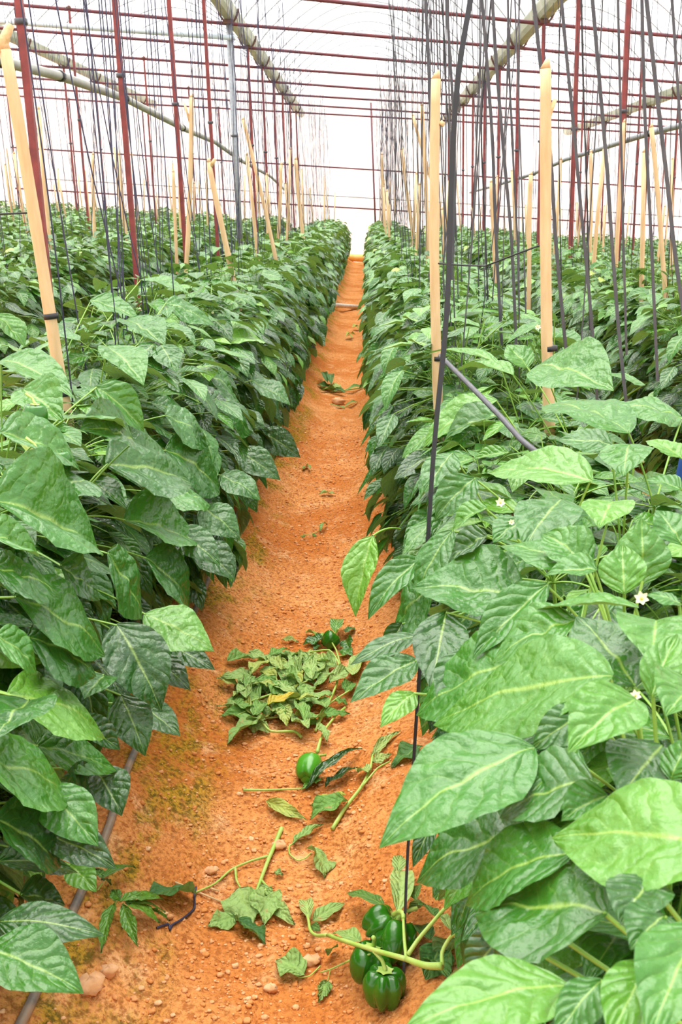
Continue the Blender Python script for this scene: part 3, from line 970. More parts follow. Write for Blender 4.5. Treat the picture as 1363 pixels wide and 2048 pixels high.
def build_near():
    specs = {'A': (HERO_A, 1.15, 6), 'B': (HERO_B, .62, 8)}
    roots = {}
    for row, (spec, y0, n) in specs.items():
        ys = [y0 + .42 * k for k in range(n)]
        hl = hero_leaves(spec, ROWX[row])
        per = {k: [] for k in range(n)}
        for h in hl:
            k = int(np.clip(round((h[0][1] - y0) / .42), 0, n - 1))
            per[k].append(h)
        rowname = 'in the drip-hose row' if row == 'A' else 'in the facing row'
        for k, y in enumerate(ys):
            lab = f'pepper plant with broad glossy leaves, {ORD[k]} from the camera {rowname}'
            r, o = near_plant(row, y, per[k], 100 + k + (50 if row == 'B' else 0), lab, 400 if per[k] else 330)
            roots[row, k] = (r, o)
        NEXT[row] = ys[-1] + .42
    return roots


NEXT = {}
NEAR = build_near()
for px, py, k, y, s in ((1282, 1198, 1, .98, .0085), (1270, 1392, 1, .92, .0065), (1000, 1006, 2, 1.55, .009), (1022, 1045, 2, 1.6, .006), (1075, 655, 4, 2.3, .008)):
    r, o = NEAR['B', min(k, 7)]
    flower_at(r, o, px, py, y, s)
# fruit showing between leaves of the drip-hose row
for px, py, dd, R, H in ((75, 935, .03, .034, .075), (115, 930, .04, .032, .072), (70, 835, .03, .030, .066)):
    p = hedge_hit(px, py, ROWX['A'])
    p = p + ray(px, py) * dd
    k = int(np.clip(round((p[1] - 1.15) / .42), 0, 5))
    r, o = NEAR['A', k]
    add_pepper(r, o, p, [.1, 0, 1], R, H)

# variants for the rest of the rows
VAR = []
for i in range(7):
    rng = np.random.default_rng(500 + i)
    fo, st, tips, leaders = plant_parts(rng, 340, .40, 1.06, 7, 6, 14, 1.0, rng.uniform(.94, 1.05), rng.uniform(.95, 1.06))
    root = empty('pepper_plant', (0, 0, 0), 'x', 'plant')
    fo.obj('foliage', [M_LEAF, M_STEM], root)
    st.obj('stem', M_STEM, root)
    for e in tips[:2]:
        flower_mb(e + np.array([.02, -.02, 0]), [0, -.6, .5], .009, rng).obj('flower', [M_PETAL, M_ANTHER], root)
    c = leaders[0][4] + np.array([.05, 0, -.06])
    add_pepper(root, (0, 0, 0), c, [.1, .1, 1], .034, .072, i)
    VAR.append(root)
LOW = []
for i in range(6):
    rng = np.random.default_rng(700 + i)
    fo, st, tips, leaders = plant_parts(rng, 230, .5, 1.06, 4, 4, 10, 1.1, rng.uniform(.94, 1.06), rng.uniform(.95, 1.06))
    fo.mat_shift = 0
    LOW.append((fo.mesh('pepper_plant', [M_LEAF, M_STEM]), fo))


def plant_pos(xc, y, rng):
    x = xc + rng.uniform(-.03, .03)
    return np.array([x, y, float(gz(x, y)) - .01]), (rng.uniform(-.25, .25) + (PI if rng.random() < .5 else 0)), rng.uniform(.95, 1.05)


def fill_rows():
    rng = np.random.default_rng(31)
    count = 14
    used = set()
    labels = {'A': ('bushy pepper plant along the edge of the furrow in the drip-hose row', 'pepper plants farther along the drip-hose row'),
              'B': ('bushy pepper plant along the edge of the furrow in the row facing the drip hose', 'pepper plants farther along the facing row'),
              'A2': ('pepper plant of the second row behind the drip hose, only its top showing', 'pepper plants of the second row behind the drip hose'),
              'B2': ('pepper plant of the row behind the one facing the drip hose', 'pepper plants of the second row facing the hose')}
    for row in ('A', 'B', 'A2', 'B2'):
        xc = ROWX[row]
        y = {'A2': 4.6, 'B2': 3.3}.get(row) or NEXT[row]
        while y < wall_y(xc) - 1.0:
            p, rz, s = plant_pos(xc, y, rng)
            if y < 9:
                v = int(rng.integers(len(VAR)))
                if v not in used:
                    used.add(v)
                    o = VAR[v]
                else:
                    o = copy_tree(VAR[v])
            else:
                o = bpy.data.objects.new('pepper_plant', LOW[int(rng.integers(len(LOW)))][0])
                COL.objects.link(o)
            o.location = p
            o.rotation_euler = (0, 0, rz)
            o.scale = (s, s, s * (1.05 if row[0] == 'B' else 1.0))
            tag(o, labels[row][0], 'plant', labels[row][1])
            count += 1
            y += .42 + rng.uniform(-.03, .03)
    for i, v in enumerate(VAR):
        if i not in used:
            for c in list(v.children_recursive) + [v]:
                bpy.data.objects.remove(c)
    # the outer rows: one mass of foliage
    mb = MB()
    parts = []
    for i in range(6):
        fo = LOW[i][1]
        parts.append((np.concatenate(fo.v), np.concatenate(fo.f), np.concatenate(fo.uv), np.concatenate(fo.t), np.concatenate(fo.m)))
    extra = [(xc, y0) for xc, y0 in ((-4.02, 9), (-5.52, 13), (-7.02, 17), (-8.52, 22), (3.48, 9.5), (4.98, 14), (6.48, 18), (7.98, 22))]
    for xc, y in extra:
        while y < wall_y(xc) - 1.0:
            p, rz, s = plant_pos(xc, y, rng)
            V, Fq, uv, t, m = parts[int(rng.integers(6))]
            c, sn = math.cos(rz), math.sin(rz)
            R = np.array([[c, -sn, 0], [sn, c, 0], [0, 0, 1]]) * s
            n0 = mb.n
            mb.raw(V @ R.T + p, Fq, uv, t)
            mb.m[-1] = m
            y += .46
    o = mb.obj('pepper_foliage', [M_LEAF, M_STEM])
    tag(o, 'green tops of the outer pepper rows standing beyond the second rows', 'plants', kind='stuff')


fill_rows()

# ------------------------------------------------------------------ stakes
def stake(top, bot, r, label, group=None, fork=None, tie=None, seed=0, detail=True):
    rng = np.random.default_rng(seed)
    top, bot = np.array(top, float), np.array(bot, float)
    d = bot - top
    gb = bot + d * 0
    t = np.linspace(0, 1, 26 if detail else 5)
    P = bot + (top - bot) * t[:, None]
    L = np.linalg.norm(d)
    P[:, 0] += .012 * np.sin(t * 5 + seed) * (L / 2)
    rad = r * (1.06 - .16 * t)
    if detail:
        nodes = np.arange(.12, L, .27) / L
        for q in nodes:
            rad = rad * (1 + .11 * np.exp(-((t - q) / .012) ** 2))
    mb = MB().tube(P, rad, 9 if detail else 6)
    # slanting cut at the tip
    tipdir = nrm(top - bot)
    mb.tube([P[-1], P[-1] + tipdir * r * 1.5 + np.array([r * .4, 0, 0])], [rad[-1] * .98, rad[-1] * .35], 9 if detail else 6)
    if not (fork or tie):
        o = mb.obj('bamboo_stake', M_BAMBOO, None, bot, True)
        return tag(o, label, 'stake', group)
    root = empty('bamboo_stake', bot, label, 'stake', group)
    mb.obj('cane', M_BAMBOO, root, bot)
    for f in fork or []:
        MB().tube(f[0], np.linspace(f[1], f[1] * .7, len(f[0])), 8).obj('side_branch', M_CUTWOOD, root, bot)
    for q in tie or []:
        c = bot + (top - bot) * q
        MB().tube([c - tipdir * .008, c + tipdir * .008], r * 1.18, 10).obj('tie', M_STRB, root, bot)
    return root


def gbase(p, top):
    """extend a stake down to the bed"""
    p, top = np.array(p, float), np.array(top, float)
    d = nrm(p - top)
    while p[2] > float(gz(p[0], p[1])) - .06:
        p = p + d * .02
    return p


def pix_stake(a, b, dep, w, label, **kw):
    top, mid = at_y(*a, dep), at_y(*b, dep)
    r = w / 2 / F * depth_of(top)
    return stake(top, gbase(mid, top), r, label, **kw)


y_ = 3.75
T = at_y(873, 158, y_)
pix_stake((873, 158), (876, 915), y_, 22, 'thick straight bamboo stake beside the furrow, cut slantwise at the top', tie=[.52, .36], seed=1,
          fork=[([at_y(880, 250, y_), at_y(886, 243, y_)], .011)])
y_ = 3.35
pix_stake((1085, 138), (1101, 720), y_, 25, 'pale bamboo stake with a broken side twig near its top', tie=[.58, .40], seed=2,
          fork=[([at_y(1093, 240, y_), at_y(1100, 222, y_), at_y(1110, 198, y_)], .009)])
y_ = 3.1
pix_stake((2, 100), (100, 622), y_, 27, 'thick leaning bamboo stake with a forked top beside the red post', tie=[.62, .5], seed=3,
          fork=[([at_y(3, 105, y_), at_y(10, 75, y_), at_y(21, 48, y_)], .016)])
for i, (a, b, w, lab) in enumerate((
        ((380, 195), (375, 445), 10, 'bamboo stake standing against the third red post'),
        ((487, 240), (525, 412), 8, 'leaning bamboo stake just beyond the grey galvanised post'),
        ((420, 325), (442, 442), 12, 'short stout bamboo stake with a forked top'),
        ((592, 320), (604, 460), 8, 'slim bamboo stake before the far posts of the grey-post line'),
        ((185, 310), (190, 440), 7, 'slim bamboo stake between the first two red posts'),
        ((344, 345), (349, 425), 7, 'short thin bamboo stake between second and third red posts'),
        ((560, 330), (557, 435), 7, 'upright thin bamboo stake beyond the grey post'),
        ((843, 212), (852, 480), 8, 'thin bamboo stake close behind the thick straight one'),
        ((828, 232), (866, 380), 7, 'thin bamboo stake leaning across behind the thick straight one'),
        ((805, 300), (824, 465), 7, 'leaning bamboo stake beside the cluster of black twine'),
        ((763, 310), (771, 470), 6, 'bamboo stake at the furrow edge of the twine cluster'),
        ((1245, 245), (1235, 515), 9, 'bamboo stake standing beyond the thick second red post'),
        ((1298, 255), (1322, 490), 10, 'bamboo stake leaning under the blue-grey hose'),
        ((1180, 305), (1178, 470), 7, 'upright bamboo stake beside the nearest all-red post'),
        ((983, 365), (985, 470), 8, 'short bamboo stake among the far all-red posts'),
        ((1064, 350), (1060, 460), 9, 'short bamboo stake at the foot of a red post'),
        ((884, 420), (900, 510), 9, 'short bamboo stake leaning behind the thick straight stake'))):
    top_off = {0: 1, 2: 1}
    dep = .036 * F / w
    rd = 1.0 * F / (732 - a[0]) if a[0] < 700 else .48 * F / (a[0] - 732)
    dep = min(max(dep, rd), 19.0)
    xr = 'A' if a[0] < 700 else 'B'
    fk = None
    if i == 2:
        p0 = at_y(a[0], a[1], dep)
        fk = [([at_y(421, 332, dep), at_y(430, 318, dep)], .014)]
    if i == 0:
        fk = [([at_y(380, 245, dep), at_y(368, 205, dep)], .010)]
    pix_stake(a, b, dep, w, lab, seed=10 + i, fork=fk)
rng = np.random.default_rng(77)
for row, xc, y0 in (('a', -1.02, 9.5), ('b', .48, 9.0), ('a', -2.52, 9), ('b', 1.98, 8), ('a', -4.02, 13), ('b', 3.48, 12), ('a', -5.52, 17), ('b', 4.98, 16), ('b', 6.48, 20), ('a', -7.0, 22)):
    y = y0
    while y < 31:
        x = xc + rng.uniform(-.15, .15)
        g = float(gz(x, y))
        h = rng.uniform(1.45, 2.15)
        stake((x + rng.uniform(-.14, .14), y + rng.uniform(-.1, .1), g + h), (x, y, g - .05), rng.uniform(.016, .021),
              'thin bamboo stake rising out of the far crops among the posts with the grey one' if row == 'a' else 'thin bamboo stake rising out of the far crops among the all-red posts',
              'far stakes on the grey-post side' if row == 'a' else 'far stakes on the all-red-post side', seed=int(rng.integers(999)), detail=False)
        y += rng.uniform(1.5, 2.6)

# ------------------------------------------------------------------ twine
def strand(pts, w, m, label, group=None, thick=.3, seg=1, head=None):
    """flat tape along pts, w = width"""
    pts = np.asarray(pts, float)
    if seg > 1:
        t = np.linspace(0, len(pts) - 1, (len(pts) - 1) * seg + 1)
        i = np.minimum(t.astype(int), len(pts) - 2)
        f = (t - i)[:, None]
        g = lambda k: pts[np.clip(k, 0, len(pts) - 1)]
        p0, p1, p2, p3 = g(i - 1), g(i), g(i + 1), g(i + 2)
        pts = .5 * (2 * p1 + (p2 - p0) * f + (2 * p0 - 5 * p1 + 4 * p2 - p3) * f ** 2 + (3 * p1 - p0 - 3 * p2 + p3) * f ** 3)
    if head is not None:
        pts = np.concatenate([[head], pts])
    base = pts[-1].copy()
    mb = MB().tube(pts, np.broadcast_to(np.asarray(w, float), (len(pts),)) / 2 * 1.15, 4, flat_z=thick, side=(0, 1, 0))
    o = mb.obj('twine', m, None, base, True)
    return tag(o, label, 'twine', group)


def up_to_wire(p, q, z=HGUT - .1):
    """carry a strand on from q through p up to the wires"""
    p, q = np.array(p), np.array(q)
    d = nrm(p - q)
    d = nrm(d)
    return p + d * max(0, (z - TILT * p[0] - p[2]) / max(d[2], .2))


HERO_S = [
    # pixels, row x, width px, material, label
    ([(1066, 0), (1082, 145), (1100, 310), (1112, 500), (1134, 730)], .62, 9, M_STRG, 'grey flat twine running down beside the pale stake with a side twig'),
    ([(1122, 0), (1134, 130), (1147, 260), (1164, 450), (1182, 640), (1194, 810)], .60, 8, M_STRG, 'grey flat twine ending on the broad leaf beyond the pale stake'),
    ([(1184, 0), (1197, 150), (1214, 350), (1224, 500), (1240, 700), (1264, 912)], .55, 9, M_STRG, 'grey flat twine with a knot, ending on a heart-shaped leaf'),
    ([(1283, 0), (1288, 210), (1298, 410), (1305, 560), (1314, 762)], .66, 8, M_STRG, 'broad grey twine hanging before the outer pepper plants'),
    ([(1292, 0), (1314, 200), (1332, 350), (1348, 500), (1368, 640)], .62, 10, M_STRG, 'widest grey twine slanting to the edge of the view'),
    ([(1343, 0), (1353, 150), (1364, 330), (1372, 500)], .68, 7, M_STRG, 'grey twine at the very edge of the view'),
    ([(963, 0), (972, 110), (984, 280), (990, 450), (1000, 640), (1004, 720)], .48, 8, M_STRG, 'grey flat twine second beyond the long slanting black one'),
    ([(984, 0), (992, 130), (1007, 310), (1022, 480), (1032, 700)], .48, 8, M_STRG, 'grey twine third beyond the long slanting black one'),
    ([(892, 0), (900, 125), (907, 250), (908, 400), (903, 560)], .40, 7, M_STRG, 'grey twine crossing behind the long slanting black one'),
    ([(850, 0), (857, 150), (863, 350), (866, 520)], .36, 7, M_STRG, 'grey twine hanging just behind the thick straight stake'),
    ([(884, 20), (888, 80), (890, 160), (902, 330), (912, 480)], .42, 4, M_STRB, 'thin black twine close to the top of the thick straight stake'),
    ([(1162, 0), (1165, 150), (1170, 300), (1176, 495), (1178, 660)], .80, 4, M_STRB, 'thin black twine beside the nearest all-red post'),
    ([(1015, 0), (1018, 150), (1027, 350), (1034, 480), (1038, 650)], .62, 5, M_STRG, 'thin grey twine beyond the row of broad tapes'),
    ([(1235, 0), (1240, 225), (1245, 450), (1252, 710)], .75, 6, M_STRG, 'grey twine hanging between the knotted and the broad one'),
    ([(700, 0), (702, 1), (703, 2)], .5, 1, M_STRB, ''),
    ([(975, 80), (962, 250), (968, 420), (975, 600)], .56, 4, M_STRB, 'thin black twine that bends among the broad grey tapes'),
    ([(1120, 20), (1116, 180), (1119, 430), (1122, 560)], .86, 3, M_STRB, 'very thin black twine before the second red post'),
]
for pts, xr, w, m, lab in HERO_S:
    if not lab:
        continue
    P = [at_x(x, y, xr) for x, y in pts]
    # a strand hangs upright: hold its depth at the middle's
    ym = float(np.median([p[1] for p in P]))
    P = [at_y(x, y, ym) for x, y in pts]
    W = w / F * depth_of(P[0])
    strand(P, W, m, lab, seg=4, head=up_to_wire(P[0], P[1]))
# the long slanting one in front, reaching the soil
pl = [(942, -10, 2.15), (916, 150, 2.12), (903, 330, 2.10), (893, 620, 2.06), (867, 900, 2.02), (849, 1180, 1.98), (828, 1500, 1.93), (812, 1760, 1.86)]
P = [at_y(x, y, d) for x, y, d in pl]
P.append(gp(806, 1988, .0))
strand(P, np.interp(np.arange(34), [0, 14, 22, 33], [.0125, .0125, .009, .006]), M_STRB, 'long slanting black twine reaching down to the soil beside the hanging peppers', seg=4, thick=.35, head=up_to_wire(P[0], P[1]))

rng = np.random.default_rng(5)
stuff = MB()
rows_s = [('B', .48, 2.6, 3, M_STRG), ('A', -1.02, 2.3, 3, M_STRN), ('A2', -2.52, 6.0, 2, M_STRN), ('B2', 1.98, 5.6, 2, M_STRB)]
outer = [(-4.02, 10), (-5.52, 14), (-7.02, 18), (3.48, 10), (4.98, 14), (6.48, 18), (8.0, 22), (-8.5, 22)]
slots = []
for row, xc, y0, per, m in rows_s:
    y = y0
    while y < 31:
        for q in range(per):
            slots.append((row, xc, y + rng.uniform(-.2, .2), m))
        y += .42 if y < 12 else .5
for xc, y0 in outer:
    y = y0
    while y < 31:
        slots.append(('o', xc, y, M_STRN))
        y += .30
slots.sort(key=lambda s: s[2] * (1.0 if s[0] in 'AB' else 1.6 if s[0] != 'o' else 2.4))
made = 0
for row, xc, y, m in slots:
    x = xc + rng.uniform(-.20, .20)
    g = float(gz(x, y))
    z0 = g + rng.uniform(.55, .98)
    z1 = HGUT - .1 - TILT * x
    lx, ly = rng.normal(-.04, .10), rng.normal(0, .12)
    bow = rng.normal(0, .05)
    pts = [(x + lx, y + ly, z1), (x + lx * .6 + bow, y + ly * .6, z0 + (z1 - z0) * .62), (x + lx * .3 + bow * .8, y + ly * .3, z0 + (z1 - z0) * .3), (x, y, z0)]
    w = (.0060 if row == 'B' else .0050) * rng.uniform(.7, 1.25)
    if rng.random() < .25 and row in ('B',):
        m2 = M_STRB
    else:
        m2 = m
    # strands that would hang right before the lens are left to the ones placed above
    if row == 'B' and y < 3.4:
        continue
    if made < 282:
        lab = {'B': ('dark twine hanging over the far part of the row facing the drip hose', 'twine over the facing row'),
               'A': ('navy twine hanging over the row above the drip hose', 'twine over the drip-hose row'),
               'A2': ('navy twine hanging over the second row behind the drip hose', 'twine over the second row behind the hose'),
               'B2': ('black twine hanging over the row behind the facing one', 'twine over the second facing row'),
               'o': ('navy twine hanging over the outer pepper rows', 'twine over the outer rows')}[row]
        strand(pts, w, m2, lab[0], lab[1], seg=3 if y < 9 else 1, thick=.6)
        made += 1
    else:
        stuff.tube(pts, w * .55, 3, cap=False)
        # a loose end dangling near the wire
        if rng.random() < .25:
            a = np.array(pts[0]) + rng.normal(0, .05, 3) - [0, 0, rng.uniform(.0, .5)]
            stuff.tube([a, a + [rng.uniform(-.06, .06), 0, -.08], a + [rng.uniform(-.06, .06), 0, -.2], a + [0, 0, -.4]], .0022, 3, cap=False)
tag(stuff.obj('hanging_twine', M_STRN), 'mass of thin dark twine hanging over the far crop rows', 'twine', kind='stuff')
# twine tied level between stakes
for pts, lab in (([(-60, 430), (0, 428), (75, 425)], 'black twine tied level to the thick forked stake'),
                 ([(876, 527), (930, 531), (970, 532), (1040, 505), (1098, 484)], 'black twine sagging between the two thick pale stakes')):
    y0 = 3.15 if pts[0][0] < 0 else 3.6
    P = [at_y(x, y, y0 + (0 if pts[0][0] < 0 else -.25 * i / 4)) for i, (x, y) in enumerate(pts)]
    mb = MB().tube(P, .0028, 5)
    tag(mb.obj('tie_line', M_STRB, None, P[0], True), lab, 'twine')
# crop wires high over the rows
for xc, lab in ((-1.02, 'thin wire high above the drip-hose row'), (.48, 'thin wire high above the row facing the drip hose')):
    mb = MB().tube([SH(xc, y, HGUT - .1) for y in (-2.8, 10, 20, 31.5)], .0025, 5)
    tag(mb.obj('crop_wire', M_STRB), lab, 'wire')

# ------------------------------------------------------------------ hoses on the beds
pts = [gp(x, y, .012) for x, y in ((262, 1520), (238, 1580), (222, 1640), (200, 1700), (160, 1790), (128, 1860), (98, 1925), (60, 2010))]
far = [np.array([-.66, y, float(gz(-.66, y)) + .012]) for y in (9, 7, 5.5, 4.2, 3.5)]
root = empty('drip_hose', pts[-1], 'dirty grey drip hose lying along the bed edge under the leaves', 'hose')
P = np.array(far + pts + [np.array([-.70, .9, float(gz(-.7, .9)) + .012])])
MB().tube(P, .0105, 8).obj('tube', M_HOSE, root, pts[-1])
for q in (8, 10):
    MB().tube([P[q], P[q] + [.012, 0, .014]], [.005, .003], 6).obj('emitter', M_STRB, root, pts[-1])
P = [hedge_hit(x, y, ROWX['B']) for x, y in ((893, 725), (930, 762), (960, 792), (1000, 833), (1042, 880), (1080, 912))]
P = [p + ray(900, 800) * -.01 for p in P if p is not None]
dm = [depth_of(p) for p in P]
mb = MB().tube([at_y(x, y, 2.75 - .12 * i) for i, (x, y) in enumerate(((880, 712), (893, 725), (930, 762), (960, 792), (1000, 833), (1042, 880), (1085, 915)))], .0065, 8)
tag(mb.obj('irrigation_tube', M_STRG), 'grey tube slanting through the leaves from the thick straight stake', 'tube')
for (a, b, r, lab) in (((545, 906), (592, 902), .022, 'white pipe end poking out from under the drip-hose row'),
                       ((664, 612), (706, 614), .035, 'white pipe lying across the far furrow')):
    p0, p1 = gp(*a, .03), gp(*b, .03)
    d = nrm(p1 - p0)
    if lab.startswith('white pipe lying'):
        p1 = p1 + d * .25
        p0 = p0 - d * .25
        p0[2] = max(p0[2], float(gz(p0[0], p0[1])) + .02)
        p1[2] = max(p1[2], float(gz(p1[0], p1[1])) + .02)
    else:
        p0 = p0 - d * .3
    mb = MB().tube([p0, (p0 + p1) / 2, p1], r, 10)
    tag(mb.obj('white_pipe', M_WHITEP, None, p0, True), lab, 'pipe')

# blue cloth behind the plants at the edge of the view
c = at_y(1441, 760, 4.0)
t = np.linspace(0, 1, 14)
th = np.linspace(0, 2 * PI, 41)
zz = np.linspace(float(gz(c[0], c[1])), c[2] + .27, 14)
rr = (.27 - .15 * t ** 1.6)[:, None] * (1 + .09 * np.sin(9 * th)[None] * (1 - t[:, None]) + .04 * np.sin(4 * th + 1)[None])
rr[-1] = .01
P = np.stack([c[0] + .09 + rr * np.cos(th), c[1] + rr * np.sin(th), zz[:, None] + 0 * rr], -1)
o = MB().grids(P[None]).obj('blue_cloth', M_BLUE)
tag(o, 'blue cloth draped to the ground, mostly hidden behind pepper plants', 'cloth')

# ------------------------------------------------------------------ litter in the furrow
def gpoly(pts, h0=.0):
    return [gp(p[0], p[1], p[2] if len(p) > 2 else h0) for p in pts]


def ground_leaf_arrays(leaves, rng, lift=.012):
    """(bx,by,tx,ty,wpx,tone[,h]) -> leaf arrays lying on the soil"""
    B, A, Nn, L, W, D, Fo, T = [], [], [], [], [], [], [], []
    for lf in leaves:
        bx, by, tx, ty, w, tone = lf[:6]
        h = lf[6] if len(lf) > 6 else lift
        b, t = gp(bx, by, h), gp(tx, ty, lift * .6 if h < .05 else h * .6)
        ch = t - b
        n = nrm(np.array([0, 0, 1.0]) + rng.normal(0, .28, 3))
        n = nrm(n - nrm(ch) * (n @ nrm(ch)))
        dr = rng.uniform(.2, .9)
        B.append(b)
        A.append(nrm(nrm(ch) * math.cos(dr / 2) + n * math.sin(dr / 2)))
        Nn.append(n)
        L.append(np.linalg.norm(ch) * (dr / 2) / math.sin(dr / 2))
        W.append(min(w / F * depth_of(b) * 1.25, L[-1] * .95))
        D.append(dr)
        Fo.append(rng.uniform(.05, .5))
        T.append(tone)
    return [np.array(z) for z in (B, A, Nn, L, W, D, Fo, T)]


def cutting(name, label, cat, stems, leaves, r=.004, seed=0, group=None, m=M_WILT, wave=.16, wob=.006):
    rng = np.random.default_rng(seed)
    first = stems[0] if stems else [(leaves[0][0], leaves[0][1])]
    org = gp(first[0][0], first[0][1])
    root = empty(name, org, label, cat, group)
    if stems:
        mb = MB()
        for i, s in enumerate(stems):
            P = np.array(gpoly(s, .008))
            if len(P) < 3:
                P = np.array([P[0], (P[0] + P[1]) / 2, P[1]])
            t = np.linspace(0, len(P) - 1, (len(P) - 1) * 4 + 1)
            Q = np.stack([np.interp(t, np.arange(len(P)), P[:, k]) for k in range(3)], -1)
            Q[1:-1] = (Q[:-2] + Q[1:-1] * 2 + Q[2:]) / 4
            rr = r * (1 if i == 0 else .55)
            mb.tube(Q, np.linspace(rr * 1.15, rr * .7, len(Q)), 7)
        mb.obj('stem', M_STEMW, root, org)
    if leaves:
        B, A, Nn, L, W, D, Fo, T = ground_leaf_arrays(leaves, rng)
        P, uv = leaf_grids(B, A, Nn, L, W, D, Fo, 14, 8, .08, wave, rng)
        P = P + rng.normal(0, .0012, P.shape)
        # rest on the soil
        g = gz(P[..., 0], P[..., 1]) + .003
        P[..., 2] = np.maximum(P[..., 2], g)
        MB().grids(P, uv, T).obj('foliage', m, root, org)
    return root


def rand_leaves(rng, cx, cy, sx, sy, n, lmin=45, lmax=75, hmax=.07, tones=(.4, .85)):
    out = []
    for _ in range(n):
        a = rng.uniform(0, 2 * PI)
        l = rng.uniform(lmin, lmax)
        x, y = cx + rng.normal(0, sx), cy + rng.normal(0, sy)
        dx, dy = math.cos(a) * l / 2, math.sin(a) * l / 2 * .62
        out.append((x - dx, y - dy, x + dx, y + dy, rng.uniform(18, 34), rng.uniform(*tones), rng.uniform(.012, hmax)))
    return out


rng = np.random.default_rng(9)
heap = [
    ('uppermost wilted cutting of the heap, arching stalk across its far side', [[(630, 1462), (650, 1420, .02), (672, 1372, .04), (680, 1330, .06), (660, 1298, .06), (610, 1305, .03)]],
     [(672, 1332, 628, 1320, 34, .6, .05), (676, 1345, 625, 1378, 24, .55, .05), (610, 1305, 548, 1322, 26, .5, .03), (600, 1310, 510, 1325, 22, .45, .02)], .0042),
    ('wilted cutting lying along the near edge of the heap with a pale cut end', [[(603, 1475), (590, 1462, .02), (540, 1464, .02), (520, 1440, .03)]],
     [(530, 1440, 456, 1488, 38, .5, .03), (520, 1432, 438, 1432, 36, .35, .03), (500, 1425, 432, 1412, 26, .6, .02)], .0045),
    ('long wilted stalk crossing the middle of the heap', [[(447, 1418), (500, 1403, .03), (560, 1382, .05), (615, 1362, .05)]],
     [(480, 1404, 458, 1396, 30, .4, .03), (520, 1396, 470, 1370, 40, .5, .04), (560, 1380, 520, 1392, 34, .45, .04), (590, 1370, 560, 1340, 30, .5, .05), (610, 1362, 650, 1350, 30, .5, .05)], .004),
    ('cutting with one yellow leaf on top of the heap', [[(470, 1432, .03), (500, 1418, .05), (540, 1410, .06)]], [(535, 1411, 612, 1398, 30, .97, .065), (590, 1430, 622, 1436, 24, .88, .03)], .002),
    ('wilted cutting with crumpled leaves at the furrow-centre edge of the heap', [[(632, 1458), (642, 1420, .02), (668, 1400, .03), (700, 1380, .03)]],
     [(650, 1415, 620, 1400, 34, .5, .04), (668, 1400, 694, 1410, 30, .3, .03), (690, 1385, 705, 1365, 26, .25, .03), (640, 1430, 700, 1428, 20, .3, .02), (600, 1440, 640, 1448, 26, .4, .02)], .0035),
    ('dark limp cutting under the far side of the heap', [[(560, 1330, .02), (620, 1322, .03), (690, 1310, .03)]], rand_leaves(rng, 600, 1328, 48, 11, 16), .003),
    ('limp cutting spread under the middle of the heap', [[(500, 1380, .01), (560, 1372, .02), (640, 1380, .02)]], rand_leaves(rng, 560, 1368, 58, 16, 22), .003),
    ('limp cutting spread under the near side of the heap', [[(500, 1440, .01), (570, 1432, .02), (640, 1430, .02)]], rand_leaves(rng, 555, 1424, 54, 16, 20), .003),
    ('limp cutting at the hose-side end of the heap', [[(470, 1420, .01), (500, 1390, .02), (540, 1360, .02)]], rand_leaves(rng, 505, 1392, 30, 20, 13), .003),
]
for i, (lab, stems, leaves, r) in enumerate(heap):
    cutting('wilted_cutting', lab, 'cutting', stems, leaves, r, 40 + i, 'cuttings heaped in the furrow')
# fruit and leaves on the far corner of the heap
root = empty('pepper_cutting', gp(660, 1285), 'fresh cutting with a green pepper at the far end of the heap', 'cutting')
org = np.array(root.location)
B, A, Nn, L, W, D, Fo, T = ground_leaf_arrays([(640, 1275, 612, 1265, 26, .8, .03), (650, 1280, 605, 1290, 28, .2, .03), (670, 1265, 680, 1240, 22, .5, .06), (690, 1280, 700, 1300, 26, .2, .03),
                                              (690, 1265, 708, 1255, 18, .3, .03), (680, 1300, 705, 1312, 24, .35, .02), (640, 1290, 625, 1300, 24, .2, .02)], rng)
P, uv = leaf_grids(B, A, Nn, L, W, D, Fo, 10, 6, .08, .15, rng)
MB().grids(P, uv, T).obj('foliage', M_LEAF, root, org)
MB().tube(gpoly([(680, 1328, .06), (672, 1300, .06), (664, 1286, .05)]), .003, 6).obj('stem', M_STEMW, root, org)
add_pepper(root, org, gp(660, 1280, .04), [.5, .2, .6], .036, .072, .4)

# the loose pepper with its long stalk
root = empty('bell_pepper', gp(618, 1560), 'loose green bell pepper with a pale scar lying on the soil below the heap', 'pepper')
org = np.array(root.location)
ctr = gp(617, 1536, .034)
ax = nrm(gp(638, 1496, .04) - ctr + np.array([0, 0, .02]))
bd, st = pepper_geo(ctr, ax, .040, .098, .9, 3, .13)
bd.obj('body', M_PEPPERY, root, org)
mb = MB().tube(gpoly([(634, 1504, .05), (640, 1480, .03), (652, 1455, .02), (672, 1430, .02), (690, 1415, .02)]), [.006, .0045, .004, .004, .0045], 7)
k = np.linspace(0, 2 * PI, 15)
mb.obj('stalk', M_STEMW, root, org)
st.obj('calyx', M_STEMW, root, org)
scar = ctr + nrm(CAM - ctr) * .030 + np.array([-.018, -.012, -.004])

